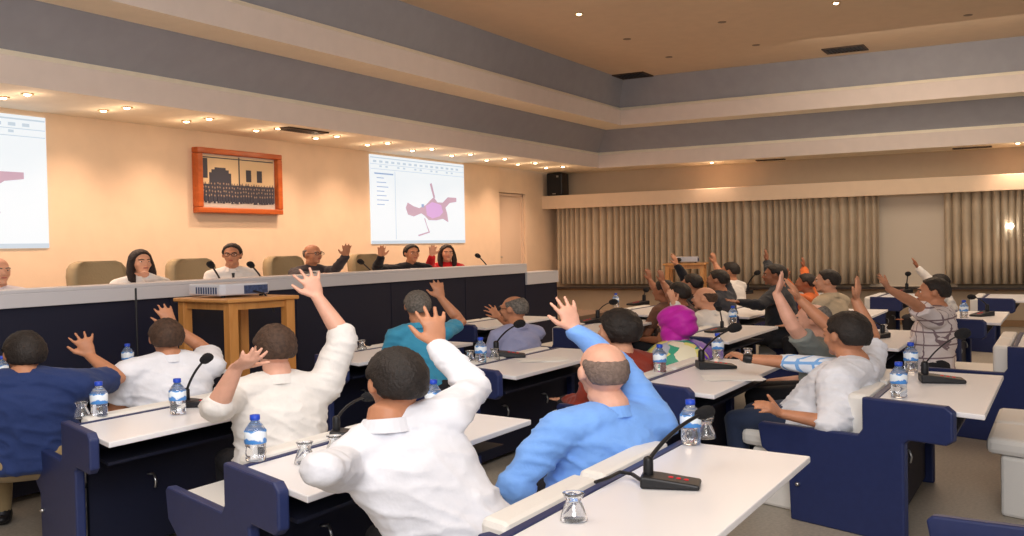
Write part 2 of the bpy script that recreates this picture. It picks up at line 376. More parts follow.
def screen(q0, q1, h0, h1, label):
    e = empty('projection_screen', (q0, PW, h0), label, 'projection screen', 'projected map screens')
    W, H_ = q1-q0, h1-h0; org = (q0, PW, h0)
    m = MB(); m.box(q0, q1, PW-.012, PW-.001, h0, h1); build(m, 'screen_surface', M_SCR, e, origin=org)
    m = MB(); y = PW-.0125
    for h_, t in ((.975, .012), (.90, .006), (.845, .006)): m.box(q0+.01, q1-.01, y-.002, y, h0+H_*(h_-t), h0+H_*h_)
    for i in range(16):
        x = q0+W*(.03+.058*i); m.box(x, x+W*.03, y-.002, y, h0+H_*.915, h0+H_*.94)
        if i % 3: m.box(x, x+W*.022, y-.002, y, h0+H_*.865, h0+H_*.885)
    m.box(q0, q1, y-.002, y, h0+.004, h0+H_*.035); m.box(q0+W*.235, q0+W*.24, y-.002, y, h0+H_*.05, h0+H_*.83)
    build(m, 'toolbar', M_UI, e, origin=org)
    m = MB(); m.box(q0+W*.04, q0+W*.22, y-.002, y, h0+H_*.785, h0+H_*.80)
    for i in range(7): m.box(q0+W*.06, q0+W*(.13+.02*(i % 3)), y-.0015, y, h0+H_*(.74-.05*i), h0+H_*(.748-.05*i))
    build(m, 'text_lines', M_UIT, e, origin=org)
    m = MB(); m.box(q0+W*.505, q0+W*.53, y-.002, y, h0+H_*.43, h0+H_*.47); build(m, 'map_marker', M_UIT, e, origin=org)
    m = MB(); seg_poly(m, MAP, y, q0, h0, W, H_)
    seg_poly(m, [(.60,.72),(.62,.73),(.655,.56),(.64,.54)], y, q0, h0, W, H_)
    seg_poly(m, [(.53,.30),(.54,.30),(.575,.14),(.46,.10),(.47,.085),(.59,.13)], y, q0, h0, W, H_)
    build(m, 'map_outline', M_MAU, e, origin=org)
    m = MB(); seg_poly(m, [(.55,.45),(.56,.34),(.62,.30),(.70,.33),(.74,.38),(.72,.47),(.66,.49),(.62,.50)], y-.002, q0, h0, W, H_)
    build(m, 'map_centre', M_PUR, e, origin=org)
screen(10.56, 12.88, 1.75, 3.24, 'projected map screen with a purple shape, above the two raised hands on the dais')
screen(3.53, 5.83, 1.75, 3.22, 'projected map screen cut off by the left edge of the view')
# framed group photograph
e = empty('framed_picture', (7.53, PW, 2.2), 'wood framed old group photograph hanging above the dais', 'picture')
q0, q1, h0, h1 = 7.53, 8.81, 2.19, 3.06; org = (7.53, PW, 2.2)
M_FR = wood('orange_wood', (170, 78, 30), (200, 104, 48), rough=.3)
m = MB(); t = .075
for x0, x1, z0, z1 in ((q0, q1, h0, h0+t), (q0, q1, h1-t, h1), (q0, q0+t, h0+t, h1-t), (q1-t, q1, h0+t, h1-t)): m.box(x0, x1, PW-.09, PW, z0, z1)
build(m, 'frame', M_FR, e, origin=org, bevel=.01)
a0, a1, c0, c1 = q0+t, q1-t, h0+t, h1-t; W, H_ = a1-a0, c1-c0
m = MB(); m.box(a0, a1, PW-.03, PW-.01, c0, c1)
m.mi = 1; m.box(a0+.01, a1-.01, PW-.032, PW-.03, c0+H_*.42, c1-.01)                    # building front
m.mi = 2
def rect(u0, u1, v0, v1, d=.034): m.box(a0+W*u0, a0+W*u1, PW-d, PW-d+.003, c0+H_*v0, c0+H_*v1)
rect(.12, .40, .42, .66); rect(.15, .37, .66, .72); rect(.19, .33, .72, .76)            # arched gateway
rect(.60, .67, .52, .75); rect(.75, .82, .52, .75); rect(.50, .515, .42, .98); rect(.0, .10, .55, .92)
rect(.02, .98, .93, .95)
m.mi = 3; rect(.0, 1, .0, .10)
m.mi = 2; rect(.01, .99, .12, .44, .036)
rnd = random.Random(3)
for r_ in range(4):
    for i in range(26):
        u = .02 + .037*i + rnd.uniform(-.008, .008); v = .22 + .075*r_ + rnd.uniform(-.01, .012)
        m.mi = 2; m.box(a0+W*u, a0+W*(u+.026), PW-.040+.001*r_, PW-.034, c0+H_*(v-.13), c0+H_*(v-.005))
        m.mi = 4; m.ellipsoid((a0+W*(u+.013), PW-.040+.001*r_, c0+H_*(v+.012)), (W*.009, .002, H_*.02), seg=8, rings=4)
build(m, 'photograph', [mat('photo_sky', srgb(240, 232, 220), .4), mat('photo_building', srgb(226, 200, 158), .4), mat('photo_dark_suits', srgb(66, 68, 80), .4), mat('photo_ground', srgb(190, 186, 178), .4), mat('photo_faces', srgb(150, 132, 116), .4)], e, origin=org)
# loudspeaker on the shelf
P = at_q(558.5, 194, 15.75)
e = empty('loudspeaker', (15.75, P.y, 2.76), 'black loudspeaker standing on the long shelf in the far corner', 'loudspeaker')
m = MB(); m.slab([(-.16, -.15), (.16, -.13), (.16, .13), (-.16, .15)], 0, .50); build(m, 'cabinet', M_BLACK, e, bevel=.02)
m = MB(); m.box(-.172, -.16, -.135, .135, .02, .48); build(m, 'grille', mat('speaker_grille', srgb(34, 34, 36), .8, bump=.5, bscale=300), e, bevel=.01)
m = MB(); m.box(-.176, -.172, -.03, .03, .035, .05); m.box(-.176, -.172, -.09, -.05, .40, .44); build(m, 'badge', M_STEEL, e)

# ---------------------------------------------------------------- dais
b = MB(); b.box(2.4, 13.9, 5.95, PW, 0, .40); struct('trim_11', b, mat('platform_carpet', srgb(120, 100, 84), .9))
def dais(q0, q1, top, band, label, cat='dais desk'):
    e = empty('dais_desk', (q0, 5.77, 0), label, cat); org = (q0, 5.77, 0)
    m = MB(); m.box(q0, q1, 5.77, 6.05, top-.03, top); m.box(q0, q1, 5.77, 5.80, top-band, top-.03); build(m, 'counter_band', mat('grey_counter', srgb(206, 206, 212), .45), e, origin=org, bevel=.004)
    m = MB(); m.box(q0, q1, 5.80, 5.84, 0, top-band)
    n = max(1, int((q1-q0)/1.2))
    for i in range(n+1):
        x = q0+(q1-q0)*i/n; m.box(max(q0, x-.01), min(q1, x+.01), 5.795, 5.80, .02, top-band)
    m.box(q1-.04, q1, 5.84, 6.55, 0, top-.03)
    build(m, 'front_panel', M_NAVYD, e, origin=org)
    m = MB(); m.box(q0, q1-.04, 5.84, 6.42, 1.09, 1.12); build(m, 'worktop', M_WHITE, e, origin=org)
dais(2.5, 10.76, 1.39, .145, 'long dais counter with grey band and navy front, at which the officials sit')
dais(10.765, 11.62, 1.25, .19, 'short lower end section of the dais counter with pale top')

def dais_chair_proto():
    e = empty('dais_chair', (0, 0, 0), '', 'chair')
    m = MB()
    for z, hw, d in ((0, 0, 0),): pass
    rows = []
    m2 = MB(); n = 14
    prof = [(.0, .22), (.12, .24), (.36, .26), (.52, .26), (.60, .245), (.65, .21), (.675, .15)]
    rings = []
    for z, hw in prof:
        ring = []
        for i in range(n): 
            t = i/(n-1)*2-1; ring.append((t*hw, .06 - .05*t*t + z*.10, .52+z))
        for i in range(n):
            t = 1-i/(n-1)*2; ring.append((t*hw*.98, -.05 - .05*t*t + z*.10, .52+z))
        rings.append(ring)
    m2.loft(rings); build(m2, 'backrest', mat('olive_tan_upholstery', srgb(160, 142, 110), .85, bump=.2, bscale=60), e, smooth=True)
    m = MB(); m.box(-.23, .23, -.52, -.02, .40, .50); build(m, 'seat', MATS['olive_tan_upholstery'], e, bevel=.03)
    for s in (-1, 1):
        m = MB(); m.tube([(s*.245, 0, .62), (s*.26, -.18, .66), (s*.26, -.42, .65), (s*.24, -.45, .44)], .022); build(m, 'armrest', M_BLACK, e, smooth=True)
    m = MB(); m.tube([(0, -.28, .10), (0, -.28, .40)], .03); build(m, 'column', M_BLACK, e, smooth=True)
    m = MB()
    for i in range(5): a = i*2*math.pi/5; m.tube([(0, -.28, .09), (.26*math.cos(a), -.28+.26*math.sin(a), .04)], [.025, .02])
    build(m, 'base', M_BLACK, e, smooth=True)
    return e
dch = dais_chair_proto()
chairs = [(98, 6.95, 'olive dais chair left of the dark haired woman in white'), (192, 6.95, 'olive dais chair between the woman in white and the man with a tie'),
          (285, 6.95, 'olive dais chair between the man with a tie and the older bald man'), (366, 6.95, 'olive dais chair next to the man raising his hand in a black jacket')]
for i, (x, p, lb) in enumerate(chairs):
    P = on_row(x, 263, p); z = .40
    if i == 0: o = dch; o.location = (P.x, p, z*K); o['label'] = lb; o['group'] = 'chairs on the dais'
    else: o = dup(dch, (P.x, p, z), 0, lb, 'chairs on the dais')

# ---------------------------------------------------------------- wooden stand and projectors
M_PINE = wood('orange_pine', (196, 132, 66), (216, 154, 86), 'Z'); M_PINET = wood('orange_pine_top', (200, 138, 72), (220, 160, 94), 'X')
M_PROJ = mat('pale_grey_projector', srgb(206, 210, 220), .45)
def wood_table(loc, rz, L, D, h, label, leg=.055):
    e = empty('wooden_table', loc, label, 'table', rz=rz)
    m = MB(); m.box(-L/2, L/2, -D/2, D/2, h-.035, h); build(m, 'tabletop', M_PINET, e, bevel=.008)
    for sx in (-1, 1):
        for sy in (-1, 1):
            x, y = sx*(L/2-.06), sy*(D/2-.06); m = MB(); m.box(x-leg, x+leg, y-leg, y+leg, 0, h-.035); build(m, 'leg', M_PINE, e, bevel=.006)
    m = MB()
    for sy in (-1, 1): y = sy*(D/2-.06); m.box(-L/2+.09, L/2-.09, y-.012, y+.012, h-.10, h-.035)
    for sx in (-1, 1): x = sx*(L/2-.06); m.box(x-.012, x+.012, -D/2+.09, D/2-.09, h-.10, h-.035)
    build(m, 'apron', M_PINE, e)
    return e
def projector(loc, rz, L, D, h, label, group=None):
    e = empty('projector', loc, label, 'projector', group, rz=rz)
    m = MB(); m.slab([(-L/2, -D/2+.02), (-L/2+.04, -D/2), (L/2-.04, -D/2), (L/2, -D/2+.02), (L/2, D/2), (-L/2, D/2)], .02, h); build(m, 'case', M_PROJ, e, bevel=.012)
    m = MB(); m.box(-.02, L/2-.03, -D/2-.004, -D/2+.002, .03, h-.02)
    build(m, 'connector_panel', mat('blue_grey_panel', srgb(58, 74, 110), .5, var=.4, vscale=60), e); m = MB()
    for i in range(9): m.box(-L/2-.003, -L/2+.002, -D/2+.05+i*.03, -D/2+.065+i*.03, .035, h-.03)
    build(m, 'vent_slots', MATS['blue_grey_panel'], e)
    m = MB(); m.tube([(L/2-.09, D/2, h*.55), (L/2-.09, D/2+.03, h*.55)], .04, seg=16); build(m, 'lens', M_BLACK, e, smooth=True)
    for sx in (-1, 1):
        m = MB(); m.lathe([(.015, 0), (.015, .02)], (sx*(L/2-.05), -D/2+.05, 0)); build(m, 'foot', M_BLACK, e)
    m = MB(); m.tube([(.06, -D/2-.005, .05), (.10, -D/2-.06, .03), (.14, -D/2-.10, -.06), (.15, -D/2-.11, -.14)], .008, seg=6)
    build(m, 'cable', M_BLACK, e, smooth=True)
    return e
TH = 1.25; corner = on_height(228, 299.5, TH); ang = math.radians(-10.9)
wood_table((corner.x + math.cos(ang)*.30 - math.sin(ang)*.34, corner.y + math.sin(ang)*.30 + math.cos(ang)*.34, 0), ang, .60, .68, TH, 'square orange pine table carrying a projector in front of the dais', leg=.036)
PC = on_height(232, 291, TH+.05)
projector((PC.x+.0, PC.y+.02, TH), ang, .42, .40, .125, 'pale grey projector on the pine table in front of the dais', 'projectors')
PF = at_q(686, 263, 14.2)
wood_table((14.2, PF.y, 0), 0.25, .62, .62, PF.z, 'small wooden projector table near the curtain, behind the raised hands', .03)
projector((14.2, PF.y, PF.z), .25+math.pi/2, .36, .32, .12, 'whitish projector on the small table near the curtain', 'projectors')
# thin black pole in front of the dais
P = on_row(136, 360, 5.55); m = MB(); m.tube([(0, 0, 0.02), (0, 0, 1.36)], .007); m.lathe([(.14, 0), (.14, .012), (.03, .03), (.012, .05)])
o = build(m, 'microphone_stand', M_BLACK, smooth=True); P0 = on_row(136, 300, 5.5); o.location = (P0.x, 5.5, 0)
tag(o, 'thin black upright stand rising before the dais beside the wooden table', 'microphone stand')

# ---------------------------------------------------------------- delegates' benches
UD = .45          # worktop depth; then rail, then seat back
def bench(q0, p0, label, L=1.38, near=.25, far=.10, group='navy and white seat-and-desk units', ends=False, panel=True):
    """desk whose user side is y=p0; the seats of the row in front are fixed to its far side"""
    e = empty('bench_desk', (q0, p0, 0), label, 'desk', group)
    T = UD+.03+.11
    def x0(y): return near*y/T
    def x1(y): return L + far*y/T
    m = MB(); m.slab([(x0(0), 0), (x1(0), 0), (x1(UD), UD), (x0(UD), UD)], .722, .75); build(m, 'worktop', M_WHITE, e, bevel=.004)
    m = MB(); m.slab([(x0(UD), UD), (x1(UD), UD), (x1(UD+.03), UD+.03), (x0(UD+.03), UD+.03)], .70, .754); build(m, 'edge_rail', M_NAVY, e, bevel=.004)
    m = MB(); m.slab([(x0(.38)+.04, .38), (x1(.38)-.04, .38), (x1(.41)-.04, .41), (x0(.41)+.04, .41)], .04, .722)
    m.slab([(x0(.12)+.04, .12), (x1(.12)-.04, .12), (x1(.38)-.04, .38), (x0(.38)+.04, .38)], .60, .615)
    build(m, 'modesty_panel', M_NAVYD, e)
    for s in (.3, .68):
        m = MB(); x = L*s+.1; m.tube([(x, .375, .42), (x, .35, .42), (x, .34, .38), (x, .345, .35)], .006, seg=6); m.lathe([(.016, 0), (.016, .006)], (x, .372, .42)); build(m, 'bag_hook', M_STEEL, e, smooth=True)
    # end panels: block at desk height, lower arm beside the seat
    prof = [(.50, .778), (.15, .778), (.12, .75), (.12, .60), (.15, .572), (.30, .572), (.32, .55), (.32, 0), (T+.26, 0), (T+.27, .30), (T+.41, .40), (T+.43, .535), (T+.41, .555), (.52, .565), (.50, .60)]
    for kx, k in (((x0, 0), (x1, 1)) if panel else ((x1, 1),)):
        sk = near if k == 0 else far; n = Vector((T, -sk, 0)).normalized()*.04
        if k and not ends: prof = [(T, .72), (.34, .72), (.34, 0), (T+.24, 0), (T+.24, .34), (T, .36)]
        pts = [(kx(y)-.045 if k == 0 else kx(y)-.04*(not ends), y, z) for y, z in prof]
        m = MB(); m.prism(pts, n); pn = build(m, 'end_panel', M_NAVY, e, bevel=.008)
        m = MB(); y = T+.22; xx = kx(y) - (.051 if k == 0 else -.003); m.ellipsoid((xx, y, .22), (.012, .012, .012)); build(m, 'panel_bolt', M_STEEL, pn, smooth=True)
    for s in range(2):
        f0, f1 = .03 + s*.485, .03 + s*.485 + .455
        def xs(y, f): a, b_ = x0(y)+.045, x1(y)-.045; return a + (b_-a)*f
        m = MB(); y0, y1 = UD+.035, T
        m.slab([(xs(y0, f0), y0), (xs(y0, f1), y0), (xs(y1, f1), y1), (xs(y1, f0), y1)], .38, .765); build(m, 'seat_back', M_LEATH, e, bevel=.02)
        m = MB(); y0, y1 = T+.005, T+.56; m.slab([(xs(T, f0), y0), (xs(T, f1), y0), (xs(y1, f1), y1), (xs(y1, f0), y1)], .36, .46); build(m, 'seat_cushion', M_LEATH, e, bevel=.025)
        m = MB(); y1 = T+.50; m.slab([(xs(T, f0)+.01, y0), (xs(T, f1)-.01, y0), (xs(y1, f1), y1), (xs(y1, f0)+.01, y1)], .0, .355); build(m, 'seat_base', M_LEATH, e, bevel=.015)
    return e
BENCH = [
 (1.78, -.62, 'nearest desk unit at the lower right corner, only its navy panel tops showing'),
 (1.88, .75, 'foreground white desk with the large black microphone base'),
 (2.23, 1.93, 'white desk under the elbow of the foreground man in a white shirt'),
 (2.56, 3.18, 'white desk at the left carrying a bottle, inverted glass and gooseneck microphone'),
 (3.10, 4.48, 'white desk at far left before the dais where a man in white raises his hand'),
 (4.38, .30, 'right hand white desk with two bottles behind the man in white with dark jeans'),
 (4.60, -.80, 'desk unit at the right edge of which only white seat cushions show'),
 (4.52, 1.45, 'white desk where the plaid sleeved arm rests'),
 (4.79, 2.65, 'white desk in mid view with papers, behind the man in a lavender shirt'),
 (5.02, 3.90, 'white desk in front of the dais with glasses, before the turquoise polo'),
 (6.80, -.15, 'empty desk at the right edge with only its near corner in view'),
 (6.85, .97, 'pale desk at which the man in a checked shirt sits'),
 (7.00, 2.13, 'white desk in front of the dark jacketed man, left of the raised pair of hands'),
 (7.39, 3.32, 'white desk below the curtain behind the short haired woman in rust'),
 (7.6, 4.5, 'desk nearest the dais end, behind the raised hand of the bald man'),
 (9.13, .50, 'far right pale desk with a navy end block beside the checked shirt'),
 (9.25, 1.60, 'far desk behind the man in a beige shirt'),
 (9.35, 2.65, 'far desk with a microphone before the man in the dark jacket'),
 (9.41, 3.70, 'far desk below the left curtain with a bottle'),
 (12.3, .42, 'back row desk by the curtain at the right'),
 (12.4, 1.6, 'back row desk below the blind'),
 (12.5, 2.8, 'back row desk behind the man in a white tee shirt'),
]
for bq in BENCH: bench(*bq, ends=bq[0] == BENCH[0][0], panel=bq[0] != 4.60, L=1.46 if bq[1] == .75 else 1.29 if bq[1] == .30 else 1.38)

# ---------------------------------------------------------------- table things
M_PET = mat('clear_plastic', (.93, .96, 1.0), .06, trans=.93, spec=.5)
M_CAP = mat('blue_cap', srgb(30, 70, 190), .4)
M_LAB = None
def label_mat():
    m = bpy.data.materials.new('blue_white_wave_label'); m.use_nodes = True; nt = m.node_tree; b = nt.nodes['Principled BSDF']; b.inputs['Roughness'].default_value = .4
    tc = nt.nodes.new('ShaderNodeTexCoord'); wv = nt.nodes.new('ShaderNodeTexWave'); wv.bands_direction = 'Z'; wv.inputs['Scale'].default_value = 5.2; wv.inputs['Distortion'].default_value = 2.2; wv.inputs['Detail Scale'].default_value = 6
    r = nt.nodes.new('ShaderNodeValToRGB'); r.color_ramp.elements[0].color = (*srgb(70, 140, 215), 1); r.color_ramp.elements[1].color = (*srgb(230, 240, 250), 1)
    r.color_ramp.elements[0].position = .42; r.color_ramp.elements[1].position = .6
    nt.links.new(tc.outputs['Object'], wv.inputs[0]); nt.links.new(wv.outputs['Fac'], r.inputs[0]); nt.links.new(r.outputs[0], b.inputs['Base Color']); return m
M_LAB = label_mat()
M_WATER = mat('water', (.85, .93, 1), .02, trans=1.0)
def bottle_proto():
    e = empty('water_bottle', (0, 0, 0), '', 'bottle', 'half litre water bottles on the desks')
    S_ = lambda pr: [(r*1.08, z*.90) for r, z in pr]
    m = MB(); m.lathe(S_([(.0, 0), (.026, 0), (.032, .006), (.031, .03), (.033, .04), (.031, .06), (.032, .085), (.0335, .09), (.0335, .145), (.030, .16), (.020, .18), (.013, .192), (.0125, .205), (.0, .205)]), seg=20)
    build(m, 'bottle_body', M_PET, e, smooth=True)
    m = MB(); m.lathe(S_([(.0338, .088), (.0346, .090), (.0346, .148), (.0338, .150)]), seg=24); build(m, 'paper_label', M_LAB, e, smooth=True)
    m = MB(); m.lathe(S_([(.0, .198), (.0155, .198), (.016, .203), (.0155, .222), (.0, .224)]), seg=16); build(m, 'cap', M_CAP, e, smooth=True)
    return e
bp = bottle_proto(); bfirst = [True]
def bottle(x, y, label, h=.752):
    P = on_height(x, y, h)
    if bfirst[0]: o = bp; o.location = (P.x, P.y, h*K); o['label'] = label; bfirst[0] = False
    else: o = dup(bp, (P.x, P.y, h), random.uniform(0, 6), label, 'half litre water bottles on the desks')
for x, y, lb in [
 (256, 461, 'water bottle near the corner of the desk with two glasses, left foreground'),
 (178, 414, 'water bottle beside the gooseneck microphone on the left desk'),
 (99.5, 417.5, 'water bottle next to the inverted glass on the left desk'),
 (128, 369, 'water bottle on the desk before the dais, left of the man raising his hand'),
 (2, 384, 'water bottle at the left edge beside the navy polo shirt'),
 (434, 417, 'water bottle half hidden behind the raised arm of the foreground man'),
 (481, 363, 'water bottle beside glasses before the lavender shirt'),
 (691, 444, 'water bottle on the foreground desk behind the microphone head'),
 (660, 373, 'water bottle in front of the yellow and green scarf'),
 (718, 359, 'water bottle right of the purple headscarf on the desk with papers'),
 (733, 324, 'small distant water bottle left of the dark jacket'),
 (574, 327, 'water bottle left of the short black haired person, by the wall'),
 (616, 307, 'tiny distant water bottle below the left curtain'),
 (899, 397, 'water bottle at the near end of the right desk'),
 (911, 372, 'water bottle at the far end of the right desk'),
 (964, 318, 'distant water bottle right of the checked shirt man'),
 ]: bottle(x, y, lb)
M_GLASS = mat('clear_glass', (.96, .98, 1), .03, trans=.95)
def glass_proto():
    m = MB(); m.lathe([(.034, 0), (.036, .002), (.033, .02), (.024, .052), (.019, .062), (.022, .072), (.028, .088), (.029, .09), (.018, .09), (.014, .075), (.014, .060), (.019, .048), (.029, .02), (.032, .0)], seg=20)
    o = build(m, 'drinking_glass', M_GLASS, smooth=True); return tag(o, '', 'glass', 'drinking glasses on the desks')
gp = glass_proto(); gfirst = [True]
for x, y, lb in [
 (82, 418, 'upside-down glass beside the bottle on the left desk'),
 (146, 369, 'upside-down glass on the desk before the dais at the left'),
 (305, 463, 'upturned glass nearer the bottle of the two on the left foreground desk'),
 (335, 456, 'upturned glass nearer the elbow of the two on the left foreground desk'),
 (574, 520, 'upside-down glass beside the navy rail of the foreground desk at the bottom of the view'),
 (706, 438, 'clear glass under the foreground microphone head'),
 (470, 362, 'glass left of the bottle before the lavender shirt'),
 (493, 360, 'glass right of the bottle before the lavender shirt'),
 (362, 350, 'glass on the desk before the dais, near the raised sleeve'),
 (884, 334, 'glass on the desk of the man in the checked shirt'),
 (748, 360, 'glass near the resting hand of the plaid sleeve'),
 (950, 322, 'distant glass right of the checked shirt')]:
    P = on_height(x, y, .752)
    if gfirst[0]: o = gp; gfirst[0] = False
    else: o = gp.copy(); COL.objects.link(o)
    o.location = (P.x, P.y, .752*K); o['label'] = lb
    if x == 493: o.location.x += .02
# gooseneck microphones
def microphone(base, ball, label, h=.752, far=False, yaw=None, size=1.0, rise=.33, neck_r=.006, group='gooseneck desk microphones'):
    B = on_height(base[0], base[1], h) if len(base) == 2 else Vector(base)
    if yaw is None: yaw = math.radians(150)
    e = empty('desk_microphone', (B.x, B.y, B.z), label, 'microphone', group, rz=0)
    R = Matrix.Rotation(yaw, 3, 'Z'); s = size
    # wedge base: long axis x, thick at neck end
    m = MB(); pr = [(-.085, 0), (.085, 0), (.085, .018), (-.03, .038), (-.085, .045)]
    m.prism([R @ Vector((x*s, -.05*s, z*s)) for x, z in pr], R @ Vector((0, .10*s, 0))); build(m, 'base', M_BLACK, e, bevel=.006)
    m = MB(); m.tube([R @ Vector((-.065*s, 0, .03*s)), R @ Vector((-.065*s, 0, .095*s))], .015*s, seg=10); build(m, 'neck_socket', M_BLACK, e, smooth=True)
    m = MB()
    for i in range(3): c = R @ Vector(((.0+.022*i)*s, 0.0, (.033-.004*i)*s)); m.ellipsoid(c, (.008*s, .008*s, .004*s))
    build(m, 'button', M_RED, e, smooth=True)
    N0 = R @ Vector((-.065*s, 0, .09*s))
    T = reach(B+N0, rise, ball[0], ball[1], far) - B
    mid = N0.lerp(T, .45) + Vector((0, 0, .055)) - (T-N0).normalized()*.02
    pts = []
    for i in range(13):
        t = i/12; pts.append(N0*(1-t)**2 + mid*2*t*(1-t) + T*t*t)
    m = MB(); m.tube(pts, neck_r, seg=8); build(m, 'gooseneck', M_BLACK, e, smooth=True)
    d = (pts[-1]-pts[-2]).normalized(); m = MB(); m.tube([T-d*.012, T+d*.02], [.024*s, .026*s], seg=14); build(m, 'foam_windshield', M_FOAM, e, smooth=True)
    return e
away = math.radians(-100)
microphone((671, 486), (704, 413), 'large black gooseneck microphone on the foreground white desk', yaw=math.radians(-75), rise=.34, far=True, size=1.0, neck_r=.007)
microphone((201, 406), (206, 359), 'gooseneck microphone on the left desk beside the white shirted man', yaw=math.radians(-60), rise=.28)
microphone((354, 438), (368, 397), 'gooseneck microphone beside the bent elbow on the left foreground desk', yaw=math.radians(-60), rise=.26, far=True)
microphone((509, 357), (519, 324), 'arched gooseneck microphone in front of the lavender shirt', yaw=math.radians(-60), rise=.36, size=1.25)
microphone((716, 368), (734, 328), 'gooseneck microphone on the desk right of the purple headscarf', yaw=math.radians(-60), rise=.38, size=1.25)
microphone((942, 382), (962, 334), 'gooseneck microphone on the right hand desk with two bottles', yaw=math.radians(-75), rise=.50, size=1.2, neck_r=.004)
microphone((590, 323), (613, 302), 'gooseneck microphone left of the short haired person in rust', rise=.33, size=1.35)
microphone((716, 332), (719, 309), 'upright microphone behind the purple headscarf, by the balding man', rise=.30, size=1.0)
microphone((638, 305), (646, 290), 'distant microphone below the left curtain', rise=.28, size=1.4)
microphone((742, 294), (757, 273), 'distant microphone right of the man in a white tee shirt', rise=.40, size=1.6, neck_r=.01)
microphone((902, 293), (908, 274), 'distant microphone below the white raised sleeve', rise=.38, size=1.5, neck_r=.008)
microphone((982, 316), (972, 297), 'microphone on the far right pale desk', rise=.30, size=1.2)
microphone((876, 338), (858, 322), 'black microphone on the desk beside the checked shirt man, near his glass', rise=.25, size=1.1)
M_DM = 'microphones on the dais'
def dmic(x, y, bx, by, label, far=False):
    B = on_row(bx, by, 6.15); B.z = 1.121; microphone((B.x, B.y, B.z), (x, y), label, rise=.44, size=1.2, far=far, neck_r=.008, group=M_DM)
dmic(211, 265, 216, 280, 'dais microphone left of the man with a tie')
dmic(251, 265, 259, 278, 'dais microphone right of the man with a tie')
dmic(361, 262, 372, 275, 'dais microphone before the empty chair, beside the black jacket')
dmic(478, 256, 487, 266, 'dais microphone at the right end, beyond the woman in red')
# papers and cable
M_PAPER = mat('paper', srgb(236, 236, 234), .7, var=.02)
def paper(x, y, rz, label, n=3, h=.751, w=.21, l=.297):
    P = on_height(x, y, h); m = MB()
    for i in range(n):
        a = rz + .12*i; R = Matrix.Rotation(a, 3, 'Z'); z = .0012*i
        m.slab([tuple((R @ Vector((u*w/2, v*l/2, 0)))[:2]) for u, v in ((-1,-1),(1,-1),(1,1),(-1,1))], z, z+.001)
    o = build(m, 'paper_sheets', M_PAPER); o.location = (P.x, P.y, h*K); tag(o, label, 'papers')
paper(543, 360, .4, 'loose sheets on the desk in front of the lavender shirt', 4)
paper(733, 378, .3, 'sheets on the desk beside the plaid sleeve', 3)
paper(118, 381, .2, 'sheets on the far left desk beside the glass', 2)
paper(600, 337, .5, 'white sheets near the wall left of the rust shirt', 2)
def cable(px, label):
    pts = [on_height(x, y, .775) for x, y in px]; m = MB(); out = []
    for i in range(len(pts)-1):
        for k in range(4): out.append(pts[i].lerp(pts[i+1], k/4))
    out.append(pts[-1]); m.tube(out, .007, seg=8); o0 = pts[0]
    tag(build(m, 'microphone_cable', M_BLACK, origin=tuple(o0), smooth=True), label, 'cable')
cable([(596, 482), (608, 478), (620, 472), (632, 474), (641, 480)], 'black cable lying across the navy edge of the foreground desk')

# ---------------------------------------------------------------- people
SK = {'a': skin('warm_skin', (214, 158, 128)), 'b': skin('tan_skin', (190, 132, 100)), 'c': skin('brown_skin', (160, 104, 76)), 'p': skin('pink_skin', (224, 170, 146))}
def smooth01(t): t = max(0, min(1, t)); return t*t*(3-2*t)
def hand(m, W, F, A, s=1.0, spread=.14, curl=.25, fat=1.0):
    F = F.normalized(); A = (A - F*A.dot(F)).normalized(); Np = F.cross(A)     # Np: out of the palm or the back
    m.tube([W-F*.01, W+F*.03*s, W+F*.065*s, W+F*.092*s], [.027*s, .036*s, .041*s, .038*s], seg=14, flat=.42, side=A)
    L = (.070, .080, .074, .056)
    for i in range(4):
        o = W + F*(.086 - (.006 if i in (0, 3) else 0))*s + A*((.030 - .020*i)*s)
        d = (F + A*(spread*(1.5-i))).normalized(); pts = [o]; c = curl*(1+.25*i)
        for k in range(3):
            d = (d + Np*(-c*.35)).normalized(); pts.append(pts[-1] + d*(L[i]*s*(.42, .32, .26)[k]))
        m.tube(pts, [.0098*s*fat, .0092*s*fat, .0084*s*fat, .0070*s*fat], seg=8)
    o = W + F*.022*s + A*.026*s
    d = (A*.78 + F*.62).normalized(); p1 = o + d*.040*s; d2 = (A*.45 + F*.9 - Np*.15).normalized(); p2 = p1 + d2*.030*s; p3 = p2 + d2*.022*s
    m.tube([o, p1, p2, p3], [.015*s, .0125*s*fat, .0105*s*fat, .008*s*fat], seg=8)

